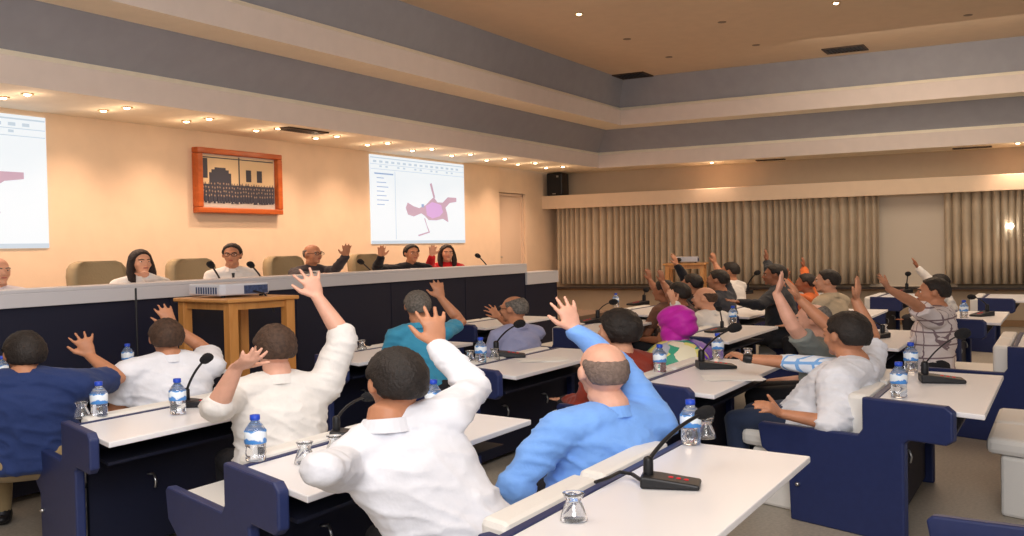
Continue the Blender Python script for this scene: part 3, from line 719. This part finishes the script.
HAIRLINE = [(-1, -.64), (-.40, -.60), (-.12, -.02), (.02, .06), (.16, -.10), (.34, -.06), (.52, .34), (.74, .64), (1, .74)]
def interp(x, T):
    for (a, b_), (c, d) in zip(T, T[1:]):
        if x <= c: return b_ + (d-b_)*max(0, (x-a))/(c-a)
    return T[-1][1]
def person(label, head, face=61, body=61, tilt=0, hs=1.0, bulk=1.0, base=0.0, lean=.05, skin_='a', hair='short', hmat=None,
           shirt=None, sleeve='long', collar=True, pants=None, arms=(), voxel=.008, side_lean=0, features=False, glasses=False, tie=None, legs=True, jacket=False, wrinkle=.0065, gender='m', watch=None, pelvis_h=.53, rot=0, hunch=0):
    Hc = on_row(*head); fh = dirn(face); fb = dirn(body); up = Vector((0, 0, 1))
    rb = Vector((fb.y, -fb.x, 0)); rh = Vector((fh.y, -fh.x, 0))
    # head frame
    uh = (up*math.cos(tilt) + fh*math.sin(tilt)).normalized(); uh = (uh + rh*rot).normalized(); f2 = (rh*1.0).cross(uh)*-1; f2 = uh.cross(rh).normalized()
    r2 = f2.cross(uh).normalized(); HR = Matrix((r2, f2, uh)).transposed()
    H = lambda x, y, z: Hc + HR @ Vector((x*hs, y*hs, z*hs))
    neck = Hc - uh*.115*hs - f2*.02
    NB = Hc - up*(.150-hunch)*hs - fb*(.045+hunch*.5) + rb*side_lean*.2
    SC = NB - up*.048
    PC = Vector((SC.x, SC.y, base+pelvis_h)) - fb*lean - rb*side_lean
    spine = SC-PC; sl = spine.length; us = spine.normalized(); rs = fb.cross(us).normalized()*1.0
    if rs.dot(rb) < 0: rs = -rs
    fs = us.cross(rs).normalized()
    if fs.dot(fb) < 0: fs = -fs
    org = (PC.x, PC.y, base)
    e = empty('person', org, label, 'person')
    bw = bulk
    def torso(m, g, lo=-.10):
        lv = [(-.27, .155, .13), (-.20, .172, .150), (-.08, .172, .145), (.08, .172, .142), (.30, .160, .135), (.55, .168, .128), (.75, .178, .122), (.90, .165, .105), (1.0, .115, .08), (1.08, .065, .06)]
        rings = []
        for t, a, d in lv:
            c = PC + us*(sl*t); 
            rings.append([c + rs*((a*bw+g)*math.cos(th)) + fs*((d*bw+g)*math.sin(th)*(1.0 if math.sin(th) > 0 else .88)) for th in [2*math.pi*j/24 for j in range(24)]])
        m.loft(rings)
    Sh = {}
    AR = {}
    for side in (1, -1):
        a = None
        for q in arms:
            if q['side'] == side: a = q
        raised = a is not None and a.get('up', False)
        S = SC + rs*(side*.168*bw) - us*.035 + (up*.045 - rs*side*.012 if raised else Vector((0, 0, 0)))
        Sh[side] = S
        if a is None:
            E = S + (-up*.90 + fb*.32 + rs*side*.18).normalized()*.28
            Wt = E + (fb*.95 - up*.05 - rs*side*.30).normalized()*.24
            Tp = Wt + (fb*.9 - up*.15).normalized()*.18
            if not legs: pass
        else:
            E = reach(S, .285, a['e'][0], a['e'][1], a['e'][2]) if 'e' in a else S + (up*.2 + fb*.5 + rs*side*.5).normalized()*.285
            Wt = reach(E, .25, a['w'][0], a['w'][1], a['w'][2])
            Tp = reach(Wt, .18, a['t'][0], a['t'][1], a['t'][2])
        AR[side] = (S, E, Wt, Tp, a or {})
    # --- skin body
    m = MB(); torso(m, -.022)
    m.tube([NB - up*.05, NB + up*.03, neck + uh*.02], [.066*bw, .058*hs*(.82 if gender == 'f' else 1), .058*hs*(.82 if gender == 'f' else 1)], seg=14)
    def EL(c, r): m.ellipsoid(H(*c), tuple(k*hs for k in r), HR, seg=18, rings=12)
    EL((0, -.014, .030), (.073, .094, .087)); EL((0, -.030, .0), (.068, .080, .086)); EL((0, .020, -.018), (.062, .076, .092)); EL((0, .026, -.066), (.051, .056, .050)); EL((0, .066, -.098), (.024, .022, .022))
    EL((-.036, .058, -.03), (.024, .022, .028)); EL((.036, .058, -.03), (.024, .022, .028))
    m.tube([H(-.034, .080, .026), H(0, .087, .024), H(.034, .080, .026)], .0125*hs, seg=8)
    m.tube([H(0, .086, .012), H(0, .106, -.026)], [.0075*hs, .0135*hs], seg=8); m.tube([H(-.012, .096, -.030), H(.012, .096, -.030)], .009*hs, seg=8)
    EL((0, .086, -.060), (.023, .010, .009))
    for s in (-1, 1):
        EL((s*.078, -.010, -.004), (.010, .020, .031)); EL((s*.074, .0, -.012), (.012, .012, .02))
    fat = 1.0 + max(0, (voxel-.008))*45
    for side, (S, E, Wt, Tp, a) in AR.items():
        m.tube([S, S.lerp(E, .5), E, E.lerp(Wt, .3), E.lerp(Wt, .7), Wt], [.056*bw, .050, .042, .043, .034, .027], seg=14)
        F = (Tp-Wt).normalized(); 
        A = a.get('across'); A = (-rb*side if A is None else Vector(A))
        if abs(A.normalized().dot(F)) > .9: A = A + fb*.6
        pn = F.cross(A)
        hand(m, Wt, F, A, 1.0*a.get('hs', 1.0), a.get('spread', .16), a.get('curl', .18)*(1 if pn.dot(fb) < 0 else -1), fat)
    me = remesh(m, voxel, 2, .45)
    finish(me, 'body', SK[skin_], e, org, smooth=True, fix=False)
    # --- shirt
    if shirt:
        m = MB(); torso(m, .006)
        m.tube([NB - up*.055, NB - up*.015 - fb*.004], [.082*bw, .064], seg=14)
        for side, (S, E, Wt, Tp, a) in AR.items():
            m.tube([SC + rs*side*.05, S], [.075*bw, .074*bw], seg=14)
            m.tube([NB - up*.045 + rs*side*.03, S + up*.012], [.052*bw, .05*bw], seg=12)
            sv = a.get('sleeve', sleeve)
            if sv == 'short':
                m.tube([S, S.lerp(E, .4), S.lerp(E, .72)], [.073*bw, .066*bw, .066*bw], seg=14, round_ends=False)
                m.ellipsoid(S, (.073*bw,)*3)
            elif sv == 'rolled':
                m.ellipsoid(S, (.073*bw,)*3); m.tube([S, S.lerp(E, .5), E.lerp(S, .05)], [.073*bw, .064*bw, .057*bw], seg=14); m.tube([E.lerp(S, .12), E.lerp(Wt, .10)], [.061*bw, .057*bw], seg=14)
            else:
                m.ellipsoid(S, (.073*bw,)*3); m.ellipsoid(E, (.056*bw,)*3); m.ellipsoid(E.lerp(Wt, .22), (.058*bw,)*3); m.tube([S, S.lerp(E, .5), E, E.lerp(Wt, .5), E.lerp(Wt, .93)], [.074*bw, .064*bw, .054*bw, .052, .043], seg=14)
        me = remesh(m, max(voxel*1.35, .010), 3, .5)
        amp = wrinkle
        sd = Vector((head[0]*.13, head[1]*.07, 0))
        for v in me.vertices:
            c = v.co; t = (c-PC).dot(us); w_ = .6 + .7*smooth01(1-abs(t-sl*.2)/.3)
            nz = noise.noise(Vector((c.x*7, c.y*7, c.z*15)) + sd) + .6*noise.noise(Vector((c.x*12, c.y*12, c.z*20)) + sd)
            n1 = noise.noise(Vector((c.x*6, c.y*6, c.z*13 + c.x*7)) + sd*2); n2 = noise.noise(Vector((c.x*11 + c.z*9, c.y*11, c.z*16)) - sd)
            ridge = max(0, 1-abs(n1)*3.2)**2 + .35*max(0, 1-abs(n2)*3.0)**2
            v.co = c + v.normal*(amp*(.7*nz*w_ + 1.5*(ridge-.3)*w_))
        finish(me, 'jacket' if jacket else ('dress_top' if gender == 'f' else 'shirt'), shirt, e, org, smooth=True, fix=False)
    if collar and shirt:
        m = MB(); cc = NB - up*.022; n = 26; lo, hi, hi2, lo2 = [], [], [], []
        cup = (up*.9 + fb*.18).normalized()
        for j in range(n):
            th = math.radians(24 + (312)*j/(n-1)); d = fb*math.cos(th) + rb*math.sin(th)
            bk = .5-.5*math.cos(th); 
            lo.append(cc + d*.070*(1+.08*bw) - fb*.0 + up*(-.012 + .012*bk) + fb*.012*(1-bk)); hi.append(cc + d*.060 + up*(.022 + .022*bk)); hi2.append(cc + d*.068 + up*(.023+.022*bk)); lo2.append(cc + d*(.088) + up*(-.016 + .014*bk) + fb*.014*(1-bk))
        m.loft([lo, hi, hi2, lo2, lo], caps=False)
        m.f = [f for f in m.f if not ({f[0] % n, f[1] % n} == {0, n-1})]; m.m = [0]*len(m.f)
        k = n; m.f += [(0, k, 2*k, 3*k), (n-1, n-1+3*k, n-1+2*k, n-1+k)]; m.m += [0, 0]
        build(m, 'collar', shirt if not jacket else jacket, e, org, smooth=False)
    def chest(u, d): return SC + rs*u + fs*((.083 if d < .03 else .083 + .042*min(1, (d-.03)/.12))*bw + .008) - us*d
    if jacket:       # white shirt front showing between the lapels
        m = MB(); m.prism([chest(.042, .0), chest(-.042, .0), chest(-.030, .10), chest(0, .20), chest(.030, .10)], fs*.012)
        build(m, 'shirt_front', jacket, e, org)
    if tie or jacket:
        m = MB(); m.prism([chest(.014, -.01)+fs*.02, chest(-.014, -.01)+fs*.026, chest(-.010, .03)+fs*.026, chest(-.030, .17)+fs*.026, chest(0, .2)+fs*.026, chest(.030, .17)+fs*.026, chest(.010, .03)+fs*.026], fs*.012)
        if tie: build(m, 'necktie', tie, e, org)
    # --- trousers and shoes
    if legs:
        m = MB(); pm = pants or MATS['dark_trousers']
        hp = PC - up*.03
        m.tube([hp - rb*.09 - fb*.02, hp + rb*.09 - fb*.02], .108*bw, seg=14)
        m.ellipsoid(PC + up*.04, (.155*bw, .125*bw, .08), Matrix((rb, fb, up)).transposed())
        feet = []
        for s in (-1, 1):
            Kn = hp + rb*s*.13 + fb*.40 + up*.0; Kn.z = base + .50; An = Kn - fb*.02; An.z = base + .10
            m.tube([hp + rb*s*.085, hp.lerp(Kn, .5)+rb*s*.04, Kn], [.092*bw, .080*bw, .066], seg=14); m.tube([Kn, Kn.lerp(An, .5), An], [.064, .056, .046], seg=14); feet.append(An)
        me = remesh(m, max(.016, voxel*1.6), 2, .5); finish(me, 'trousers', pm, e, org, smooth=True, fix=False)
        for An in feet:
            m = MB(); m.ellipsoid(An + fb*.06 - up*.055, (.045, .135, .042), Matrix((rb, fb, up)).transposed()); m.tube([An - up*.02, An - up*.06], .045)
            build(m, 'shoe', M_BLACK, e, org, smooth=True)
    # --- hair
    hm = hmat or M_HAIR
    if hair != 'none' and hair != 'scarf':
        m = MB(); NU, NV = 48, 30; rings = []
        for i in range(NV+1):
            ph = math.pi*i/NV; ph = min(max(ph, .01), math.pi-.01); ring = []
            for j in range(NU):
                th = 2*math.pi*j/NU; d = Vector((math.sin(ph)*math.cos(th), math.sin(ph)*math.sin(th), math.cos(ph)))
                y = d.y
                Lm = interp(y, HAIRLINE)
                if hair == 'long': Lm = -.9 if y < .25 else -.55 + (y-.25)*2.1
                if hair == 'bob': Lm = -.80 if y < .15 else -.45 + (y-.15)*1.4
                mk = smooth01((d.z-Lm)/.14)
                ang = math.acos(max(-1, min(1, d.dot(Vector((0, -.12, .99)).normalized()))))
                if hair == 'bald': mk *= smooth01((ang - math.radians(50))/.45) * smooth01((.36-y)/.45)
                if hair == 'crown': mk *= smooth01((math.acos(max(-1, min(1, d.dot(Vector((0, -.42, .907)))))) - math.radians(7))/.22)
                if hair == 'balding': mk *= smooth01((math.acos(max(-1, min(1, d.dot(Vector((0, .35, .93)).normalized())))) - math.radians(42))/.3)
                th_ = {'short': .015, 'crown': .011, 'bald': .003, 'balding': .008, 'thin': .009, 'long': .014, 'bob': .030, 'thick': .020}.get(hair, .012)
                nz = noise.noise(d*5 + Vector((head[0], 0, 0)))*.15*th_*2 + (noise.noise(d*16 + Vector((head[0], 0, 0))) + .6*noise.noise(Vector((d.x*40, d.y*40, d.z*9))))*.0032
                off = -.010 + (th_+.010+nz)*mk
                r = Vector((d.x*(.0765+off), d.y*(.099+off), d.z*(.107+off)))
                ring.append(H(r.x, r.y-.017, r.z+.013))
            rings.append(ring)
        m.loft(rings)
        if hair == 'long':
            for s in (-1, 1):
                m.tube([H(s*.062, -.02, .05), H(s*.078, -.01, -.03), H(s*.085, .005, -.11), H(s*.082, .02, -.18), H(s*.07, .03, -.205)], [.035, .038, .040, .034, .018], seg=12, flat=.8)
            m.tube([H(0, -.06, .03), H(0, -.085, -.06), H(0, -.085, -.17)], [.07, .075, .05], seg=14, flat=.6, side=r2)
            m2 = remesh(m, .009, 3, .5); finish(m2, 'hair', hm, e, org, smooth=True, fix=False)
        elif hair == 'bob':
            m.tube([H(-.05, -.04, .0), H(0, -.07, -.01), H(.05, -.04, .0)], [.06, .065, .06], seg=12)
            m2 = remesh(m, .008, 2, .5); finish(m2, 'hair', hm, e, org, smooth=True, fix=False)
        else: build(m, 'hair', hm, e, org, smooth=True)
    if hair == 'scarf':
        m = MB(); m.ellipsoid(H(0, -.02, .025), (.100*hs, .125*hs, .108*hs), HR, seg=24, rings=16); m.ellipsoid(H(0, -.07, -.035), (.085*hs, .085*hs, .08*hs), HR)
        m.tube([H(0, .0, -.06), H(0, -.01, -.15), H(0, -.02, -.21)], [.085*hs, .085*hs, .10*hs], seg=16)
        me = remesh(m, .008, 3, .5)
        for v in me.vertices:
            l = HR.transposed() @ (v.co-Hc); fd = math.sin(l.z*70 + l.y*45 + 2*noise.noise(v.co*8)); v.co = v.co + v.normal*.0035*fd
        finish(me, 'headscarf', hmat, e, org, smooth=True, fix=False)
    if features:
        for s in (-1, 1):
            m = MB(); m.ellipsoid(H(s*.030, .077, .004), (.0125*hs, .0085*hs, .0075*hs), HR, seg=12, rings=8); m.mi = 1; m.ellipsoid(H(s*.030, .0845, .004), (.0055*hs, .003*hs, .0055*hs), HR, seg=10, rings=6)
            build(m, 'eye', [M_EYEW, M_IRIS], e, org, smooth=True)
            m = MB(); m.tube([H(s*.014, .094, .022), H(s*.032, .093, .028), H(s*.050, .078, .022)], .0045*hs, seg=6); build(m, 'eyebrow', M_HAIR if hmat is not M_HAIRG else M_HAIRG, e, org, smooth=True)
        m = MB(); m.ellipsoid(H(0, .092, -.060), (.022*hs, .008*hs, .0065*hs), HR, seg=12, rings=6); build(m, 'mouth', M_LIP, e, org, smooth=True)
    if glasses:
        m = MB()
        for s in (-1, 1):
            c = [H(s*.032 + .024*math.cos(t), .100, .003 + .018*math.sin(t)) for t in [2*math.pi*k/14 for k in range(15)]]; m.tube(c, .0024, seg=6)
            m.tube([H(s*.056, .098, .008), H(s*.080, .0, .008)], .0024, seg=6)
        m.tube([H(-.008, .102, .006), H(.008, .102, .006)], .0024, seg=6)
        build(m, 'spectacles', M_BLACK, e, org, smooth=True)
    if watch:
        for side, (S, E, Wt, Tp, a) in AR.items():
            if side == watch:
                c = E.lerp(Wt, .90); d = (Wt-E).normalized(); m = MB(); m.tube([c-d*.009, c+d*.009], [.033, .033], seg=14); build(m, 'wristwatch', M_BLACK, e, org, smooth=True)
    return e, dict(Hc=Hc, NB=NB, AR=AR, H=H, org=org, fb=fb, rb=rb, PC=PC, us=us)

mat('dark_trousers', srgb(30, 30, 36), .85, bump=.2, bscale=30)
M_JEAN = fabric('dark_jeans', (44, 54, 78))
W1 = fabric('white_cotton', (226, 228, 236)); W2 = fabric('cream_white_cotton', (226, 222, 218))
N_, F_ = False, True
def arm(side, e, w, t, **k): d = dict(side=side, e=e, w=w, t=t); d.update(k); return d
PEOPLE = []
exec_people = True
R_, L_ = 1, -1
# -- left and centre foreground
person('man in a navy polo shirt at the left edge with his hand raised', (24, 354, 4.2), face=38, body=24, hs=1.04, bulk=1.32, hunch=.04, lean=-.02, skin_='b',
       shirt=fabric('navy_polo_cloth', (38, 54, 100)), sleeve='short', pants=fabric('khaki_trousers', (150, 130, 96)), voxel=.008,
       arms=[arm(R_, (118, 378, F_), (90, 356, F_), (77, 326, F_), spread=.3)])
person('man in white at the far left desk, hand raised behind his cropped head', (166, 338, 4.12), face=28, body=34, bulk=1.2, hunch=.03, skin_='b', hair='short', hmat=M_HAIRB,
       shirt=W1, sleeve='short', voxel=.008, arms=[arm(R_, (206, 350, F_), (172, 326, F_), (158, 297, F_))])
person('man in white with rolled sleeves, one hand at his ear, the other held high', (274, 348, 2.9), face=30, body=28, hs=.98, bulk=1.12, skin_='p', hair='short', hmat=M_HAIRB,
       shirt=W2, sleeve='rolled', voxel=.007,
       arms=[arm(R_, (346, 334, F_), (314, 292, F_), (303, 262, F_), spread=.32, sleeve='rolled'), arm(L_, (215, 410, N_), (236, 368, N_), (262, 352, N_), sleeve='rolled', curl=.5)])
person('foreground man in a crisp white long sleeved shirt seen from behind, right hand raised', (395, 382, 1.70), face=30, body=26, hs=.98, bulk=1.04, skin_='b', hair='short', lean=.08, side_lean=-.22, hunch=.02,
       shirt=W1, sleeve='long', voxel=.0065, wrinkle=.0065,
       arms=[arm(R_, (474, 388, F_), (437, 345, F_), (430, 302, F_), spread=.22), arm(L_, (322, 470, N_), (346, 458, F_), (354, 450, F_))])
person('man in a turquoise polo seen from behind raising his right hand before the dais', (417, 306, 3.75), face=15, body=22, bulk=.95, skin_='b', hair='short', hmat=M_HAIRG,
       shirt=fabric('turquoise_polo_cloth', (66, 150, 186)), sleeve='short', voxel=.009, arms=[arm(R_, (461, 322, F_), (440, 297, F_), (434, 272, F_))])
person('man in a lavender grey shirt and glasses in profile, fingers raised by his face', (513, 309, 3.55), face=62, body=36, bulk=1.0, skin_='b', hair='balding', hmat=M_HAIRG, glasses=True, features=True,
       shirt=fabric('lavender_shirt_cloth', (150, 154, 188)), sleeve='short', voxel=.009, arms=[arm(R_, (520, 332, F_), (500, 318, F_), (485, 302, F_), spread=.4)])
person('bald man in a light blue shirt leaning back with one arm raised beyond his head', (602, 371, 1.47), face=18, body=28, hs=1.1, bulk=1.17, skin_='p', hair='bald', hmat=M_HAIRS, lean=-.04, side_lean=.03,
       shirt=fabric('light_blue_shirt_cloth', (122, 170, 240)), sleeve='long', voxel=.0065, wrinkle=.007,
       arms=[arm(R_, (612, 356, F_), (570, 326, F_), (558, 286, F_), spread=.22), arm(L_, (514, 484, N_), (520, 510, F_), (530, 520, F_))])
person('person with short black hair in a rust red top seen from behind', (617, 330, 2.2), face=55, body=32, hs=1.05, skin_='a', hair='bob', collar=False, features=False,
       shirt=fabric('rust_knit', (140, 54, 40)), sleeve='long', voxel=.009)
ws, J = person('woman in a magenta headscarf with yellow, green and purple scarf ends', (674, 322, 2.2), face=48, body=40, hs=1.06, skin_='a', hair='scarf', hmat=fabric('magenta_silk', (186, 36, 160), .5), collar=False,
       shirt=fabric('pale_grey_cloth', (176, 182, 196)), sleeve='long', voxel=.009, gender='f')
def drape(J, ws, name, m, a0, a1, drop, w_, seedv=0, rr=.20):
    mb = MB(); NB = J['NB']; fb, rb = J['fb'], J['rb']; rings = []
    for k in range(9):
        t = k/8; ring = []; 
        for sgn in (1, -1):
            for j in range(9):
                u = j/8 if sgn > 0 else 1-j/8; th = a0 + (a1-a0)*u
                d = rb*math.cos(th) + fb*math.sin(th)
                rad = .07 + (rr*1.0-.07)*math.sin(min(1, t*1.3)*math.pi/2) + (.012 if sgn > 0 else 0) + .012*math.sin(u*17+seedv+t*3)
                z = .02 - drop*t**1.5
                ring.append(NB + d*rad*(1.0) + Vector((0, 0, z)) - fb*.0)
        rings.append(ring)
    mb.loft(rings); build(mb, name, m, ws, J['org'], smooth=True)
def scarf_mat():
    m = bpy.data.materials.new('yellow_green_print_silk'); m.use_nodes = True; nt = m.node_tree; b = nt.nodes['Principled BSDF']; b.inputs['Roughness'].default_value = .5
    tc = nt.nodes.new('ShaderNodeTexCoord'); v = nt.nodes.new('ShaderNodeTexVoronoi'); v.inputs['Scale'].default_value = 13
    r = nt.nodes.new('ShaderNodeValToRGB'); r.color_ramp.interpolation = 'CONSTANT'; e = r.color_ramp.elements
    e[0].color = (*srgb(226, 220, 130), 1); e[1].position = .55; e[1].color = (*srgb(60, 160, 130), 1)
    for p_, c_ in ((.3, (232, 226, 200)), (.75, (214, 200, 90)), (.88, (70, 130, 190))): k = r.color_ramp.elements.new(p_); k.color = (*srgb(*c_), 1)
    nt.links.new(tc.outputs['Object'], v.inputs['Vector']); nt.links.new(v.outputs['Color'], r.inputs[0]); nt.links.new(r.outputs[0], b.inputs['Base Color']); return m
drape(J, ws, 'scarf_back', scarf_mat(), math.radians(150), math.radians(268), .30, .3, 1, .235)
drape(J, ws, 'scarf_end', fabric('violet_silk', (96, 40, 170), .45), math.radians(262), math.radians(352), .50, .3, 2, .29)

# -- middle rows
person('balding man in a white shirt in profile right behind the magenta headscarf', (704, 298, 2.75), face=66, body=45, bulk=1.12, skin_='a', hair='bald', hmat=M_HAIRB, features=True,
       shirt=W2, sleeve='long', voxel=.010, arms=[arm(L_, (684, 316, N_), (674, 304, N_), (669, 286, N_))])
person('dark suited man with hand raised, left of the balding man', (691, 284, 3.3), face=55, body=50, skin_='b', collar=False, shirt=fabric('charcoal_suit_cloth', (34, 34, 40)), voxel=.011,
       arms=[arm(R_, (686, 280, F_), (676, 264, F_), (671, 248, F_), sleeve='long')])
person('black haired man in a dark grey polo just right of the balding man', (717, 280, 3.05), face=62, body=50, skin_='b', collar=False, shirt=fabric('dark_grey_polo_cloth', (62, 64, 72)), sleeve='short', voxel=.011,
       arms=[arm(R_, (721, 276, F_), (715, 264, F_), (712, 248, F_))])
person('man in a white tee shirt in the back row beneath the middle of the curtain', (729, 271, 3.45), face=66, body=45, skin_='b', collar=False, shirt=W2, sleeve='short', voxel=.012)
person('distant person with raised hand left of the dark suited man, partly behind the headscarf', (663, 291, 3.3), face=55, body=50, skin_='c', shirt=fabric('brown_shirt_cloth', (110, 76, 60)), sleeve='short', voxel=.012,
       arms=[arm(R_, (656, 290, F_), (650, 281, F_), (647, 265, F_))])
person('distant person behind the headscarf with a bare forearm up, darker shirt', (677, 294, 3.0), face=58, body=50, skin_='c', shirt=fabric('dark_brown_cloth', (70, 50, 44)), sleeve='short', voxel=.012,
       arms=[arm(R_, (670, 294, F_), (663, 283, F_), (660, 267, F_))])
person('man in a black jacket reaching over a far desk, hand raised', (774, 275, 2.45), face=76, body=62, bulk=1.15, skin_='c', features=True, collar=False,
       shirt=fabric('black_jacket_cloth', (40, 42, 48)), sleeve='long', voxel=.010, arms=[arm(R_, (771, 272, F_), (767, 262, F_), (766, 243, F_)), arm(L_, (760, 305, N_), (738, 302, N_), (728, 300, N_))])
person('person in an orange shirt with a dark raised hand, behind the beige shirted man', (805, 283, 2.5), face=70, body=60, skin_='c', shirt=fabric('orange_shirt_cloth', (206, 104, 48)), sleeve='long', voxel=.011, collar=False,
       arms=[arm(R_, (806, 280, F_), (804, 268, F_), (803, 254, F_), sleeve='long'), arm(L_, (795, 296, N_), (786, 280, N_), (788, 268, N_))])
person('dark haired man in a beige shirt, back turned, right of the orange shirt', (826, 281, 1.9), face=72, body=40, skin_='a', features=True,
       shirt=fabric('beige_shirt_cloth', (196, 178, 150)), sleeve='short', voxel=.010)
person('grey haired man in profile in a grey polo raising his forearm', (811, 320, 1.33), face=78, body=66, skin_='p', hair='balding', hmat=M_HAIRG, features=True, bulk=1.1, lean=.05,
       shirt=fabric('mid_grey_polo_cloth', (132, 138, 134)), sleeve='short', voxel=.008, arms=[arm(L_, (793, 327, N_), (777, 294, N_), (785, 268, N_), spread=.1)])
person('person in a blue plaid shirt, mostly hidden, forearm resting on the desk', (846, 331, 1.03), face=60, body=62, skin_='b',
       shirt=plaid('blue_plaid_cloth', (222, 230, 242), (120, 170, 226), 15, .22), sleeve='rolled', voxel=.008, watch=-1,
       arms=[arm(R_, (815, 312, F_), (792, 292, F_), (781, 268, F_), sleeve='short', spread=.1), arm(L_, (786, 362, N_), (744, 358, F_), (727, 350, F_), sleeve='rolled', curl=.9)])
person('man in white shirt and dark jeans, arm stretched up behind his black hair', (845, 335, .97), face=28, body=56, hs=1.12, bulk=1.4, skin_='b', hair='short', lean=-.16, pants=M_JEAN,
       shirt=W1, sleeve='rolled', voxel=.007, wrinkle=.0065,
       arms=[arm(R_, (872, 336, F_), (852, 292, F_), (862, 262, F_), sleeve='short', spread=.06), arm(L_, (836, 424, N_), (778, 413, N_), (758, 400, N_), sleeve='rolled', curl=1.1, spread=.02)])
person('man in a white checked shirt at the right in profile, forearm raised', (932, 292, .86), face=72, body=56, bulk=1.2, skin_='b', features=True, lean=-.06,
       shirt=plaid('checked_shirt_cloth', (222, 212, 212), (130, 110, 116), 11, .12), sleeve='short', voxel=.008,
       arms=[arm(L_, (914, 303, N_), (889, 289, N_), (878, 274, N_))])
person('person behind the checked shirt whose long white sleeve is raised straight up', (938, 283, 1.3), face=66, body=56, skin_='c', shirt=W2, sleeve='long', voxel=.010,
       arms=[arm(R_, (921, 271, F_), (907, 256, F_), (903, 238, F_), sleeve='long', spread=.05)])

# -- dais
dk = dict(base=.40, pelvis_h=.50)
person('partly visible person at the left edge of the dais in a pale shirt', (-2, 271, 6.5), face=-130, body=-150, skin_='a', hair='bald', hmat=M_HAIRG, shirt=fabric('pale_shirt_cloth', (220, 214, 220)), voxel=.010, features=True, **dk)
person('woman with long dark hair and a white blouse seated on the dais', (141, 262, 6.45), face=-138, body=-152, skin_='a', hair='long', hmat=mat('dark_brown_hair', srgb(36, 22, 20), .6, bump=.6, bscale=80), shirt=W2, collar=False, voxel=.009, features=True, gender='f',
       arms=[arm(L_, (158, 282, N_), (146, 276, N_), (142, 268, N_), curl=.6, hs=.85)], **dk)
person('man in glasses, white shirt and dark tie seated on the dais', (232, 255, 6.45), face=-172, body=-160, skin_='b', hair='short', shirt=W2, tie=M_BLACK, glasses=True, voxel=.009, features=True, **dk)
person('older bald man in a dark grey suit on the dais raising his hand', (313, 254, 6.45), face=-128, body=-145, skin_='b', hair='bald', hmat=M_HAIRG, shirt=fabric('grey_suit_cloth', (62, 56, 60)), jacket=W2, glasses=True, collar=False, voxel=.009, features=True,
       arms=[arm(L_, (336, 269, N_), (346, 256, N_), (347, 242, N_)), arm(R_, (300, 276, N_), (318, 276, N_), (331, 272, N_))], **dk)
person('man in a black jacket on the dais with his right hand raised', (412, 253.5, 6.45), face=-150, body=-155, skin_='b', hair='short', shirt=fabric('black_suit_cloth', (26, 28, 36)), jacket=W1, collar=False, voxel=.009, features=True, bulk=1.1,
       arms=[arm(R_, (377, 268, N_), (381, 257, N_), (382, 240, N_))], **dk)
person('woman with long dark hair in a red blazer on the dais raising her hand', (447, 253, 6.45), face=-165, body=-160, skin_='a', hair='long', hmat=MATS['dark_brown_hair'], shirt=fabric('red_blazer_cloth', (206, 34, 40)), jacket=W2, collar=False, voxel=.009, features=True, gender='f',
       arms=[arm(R_, (429, 268, N_), (432, 256, N_), (433, 240, N_))], **dk)
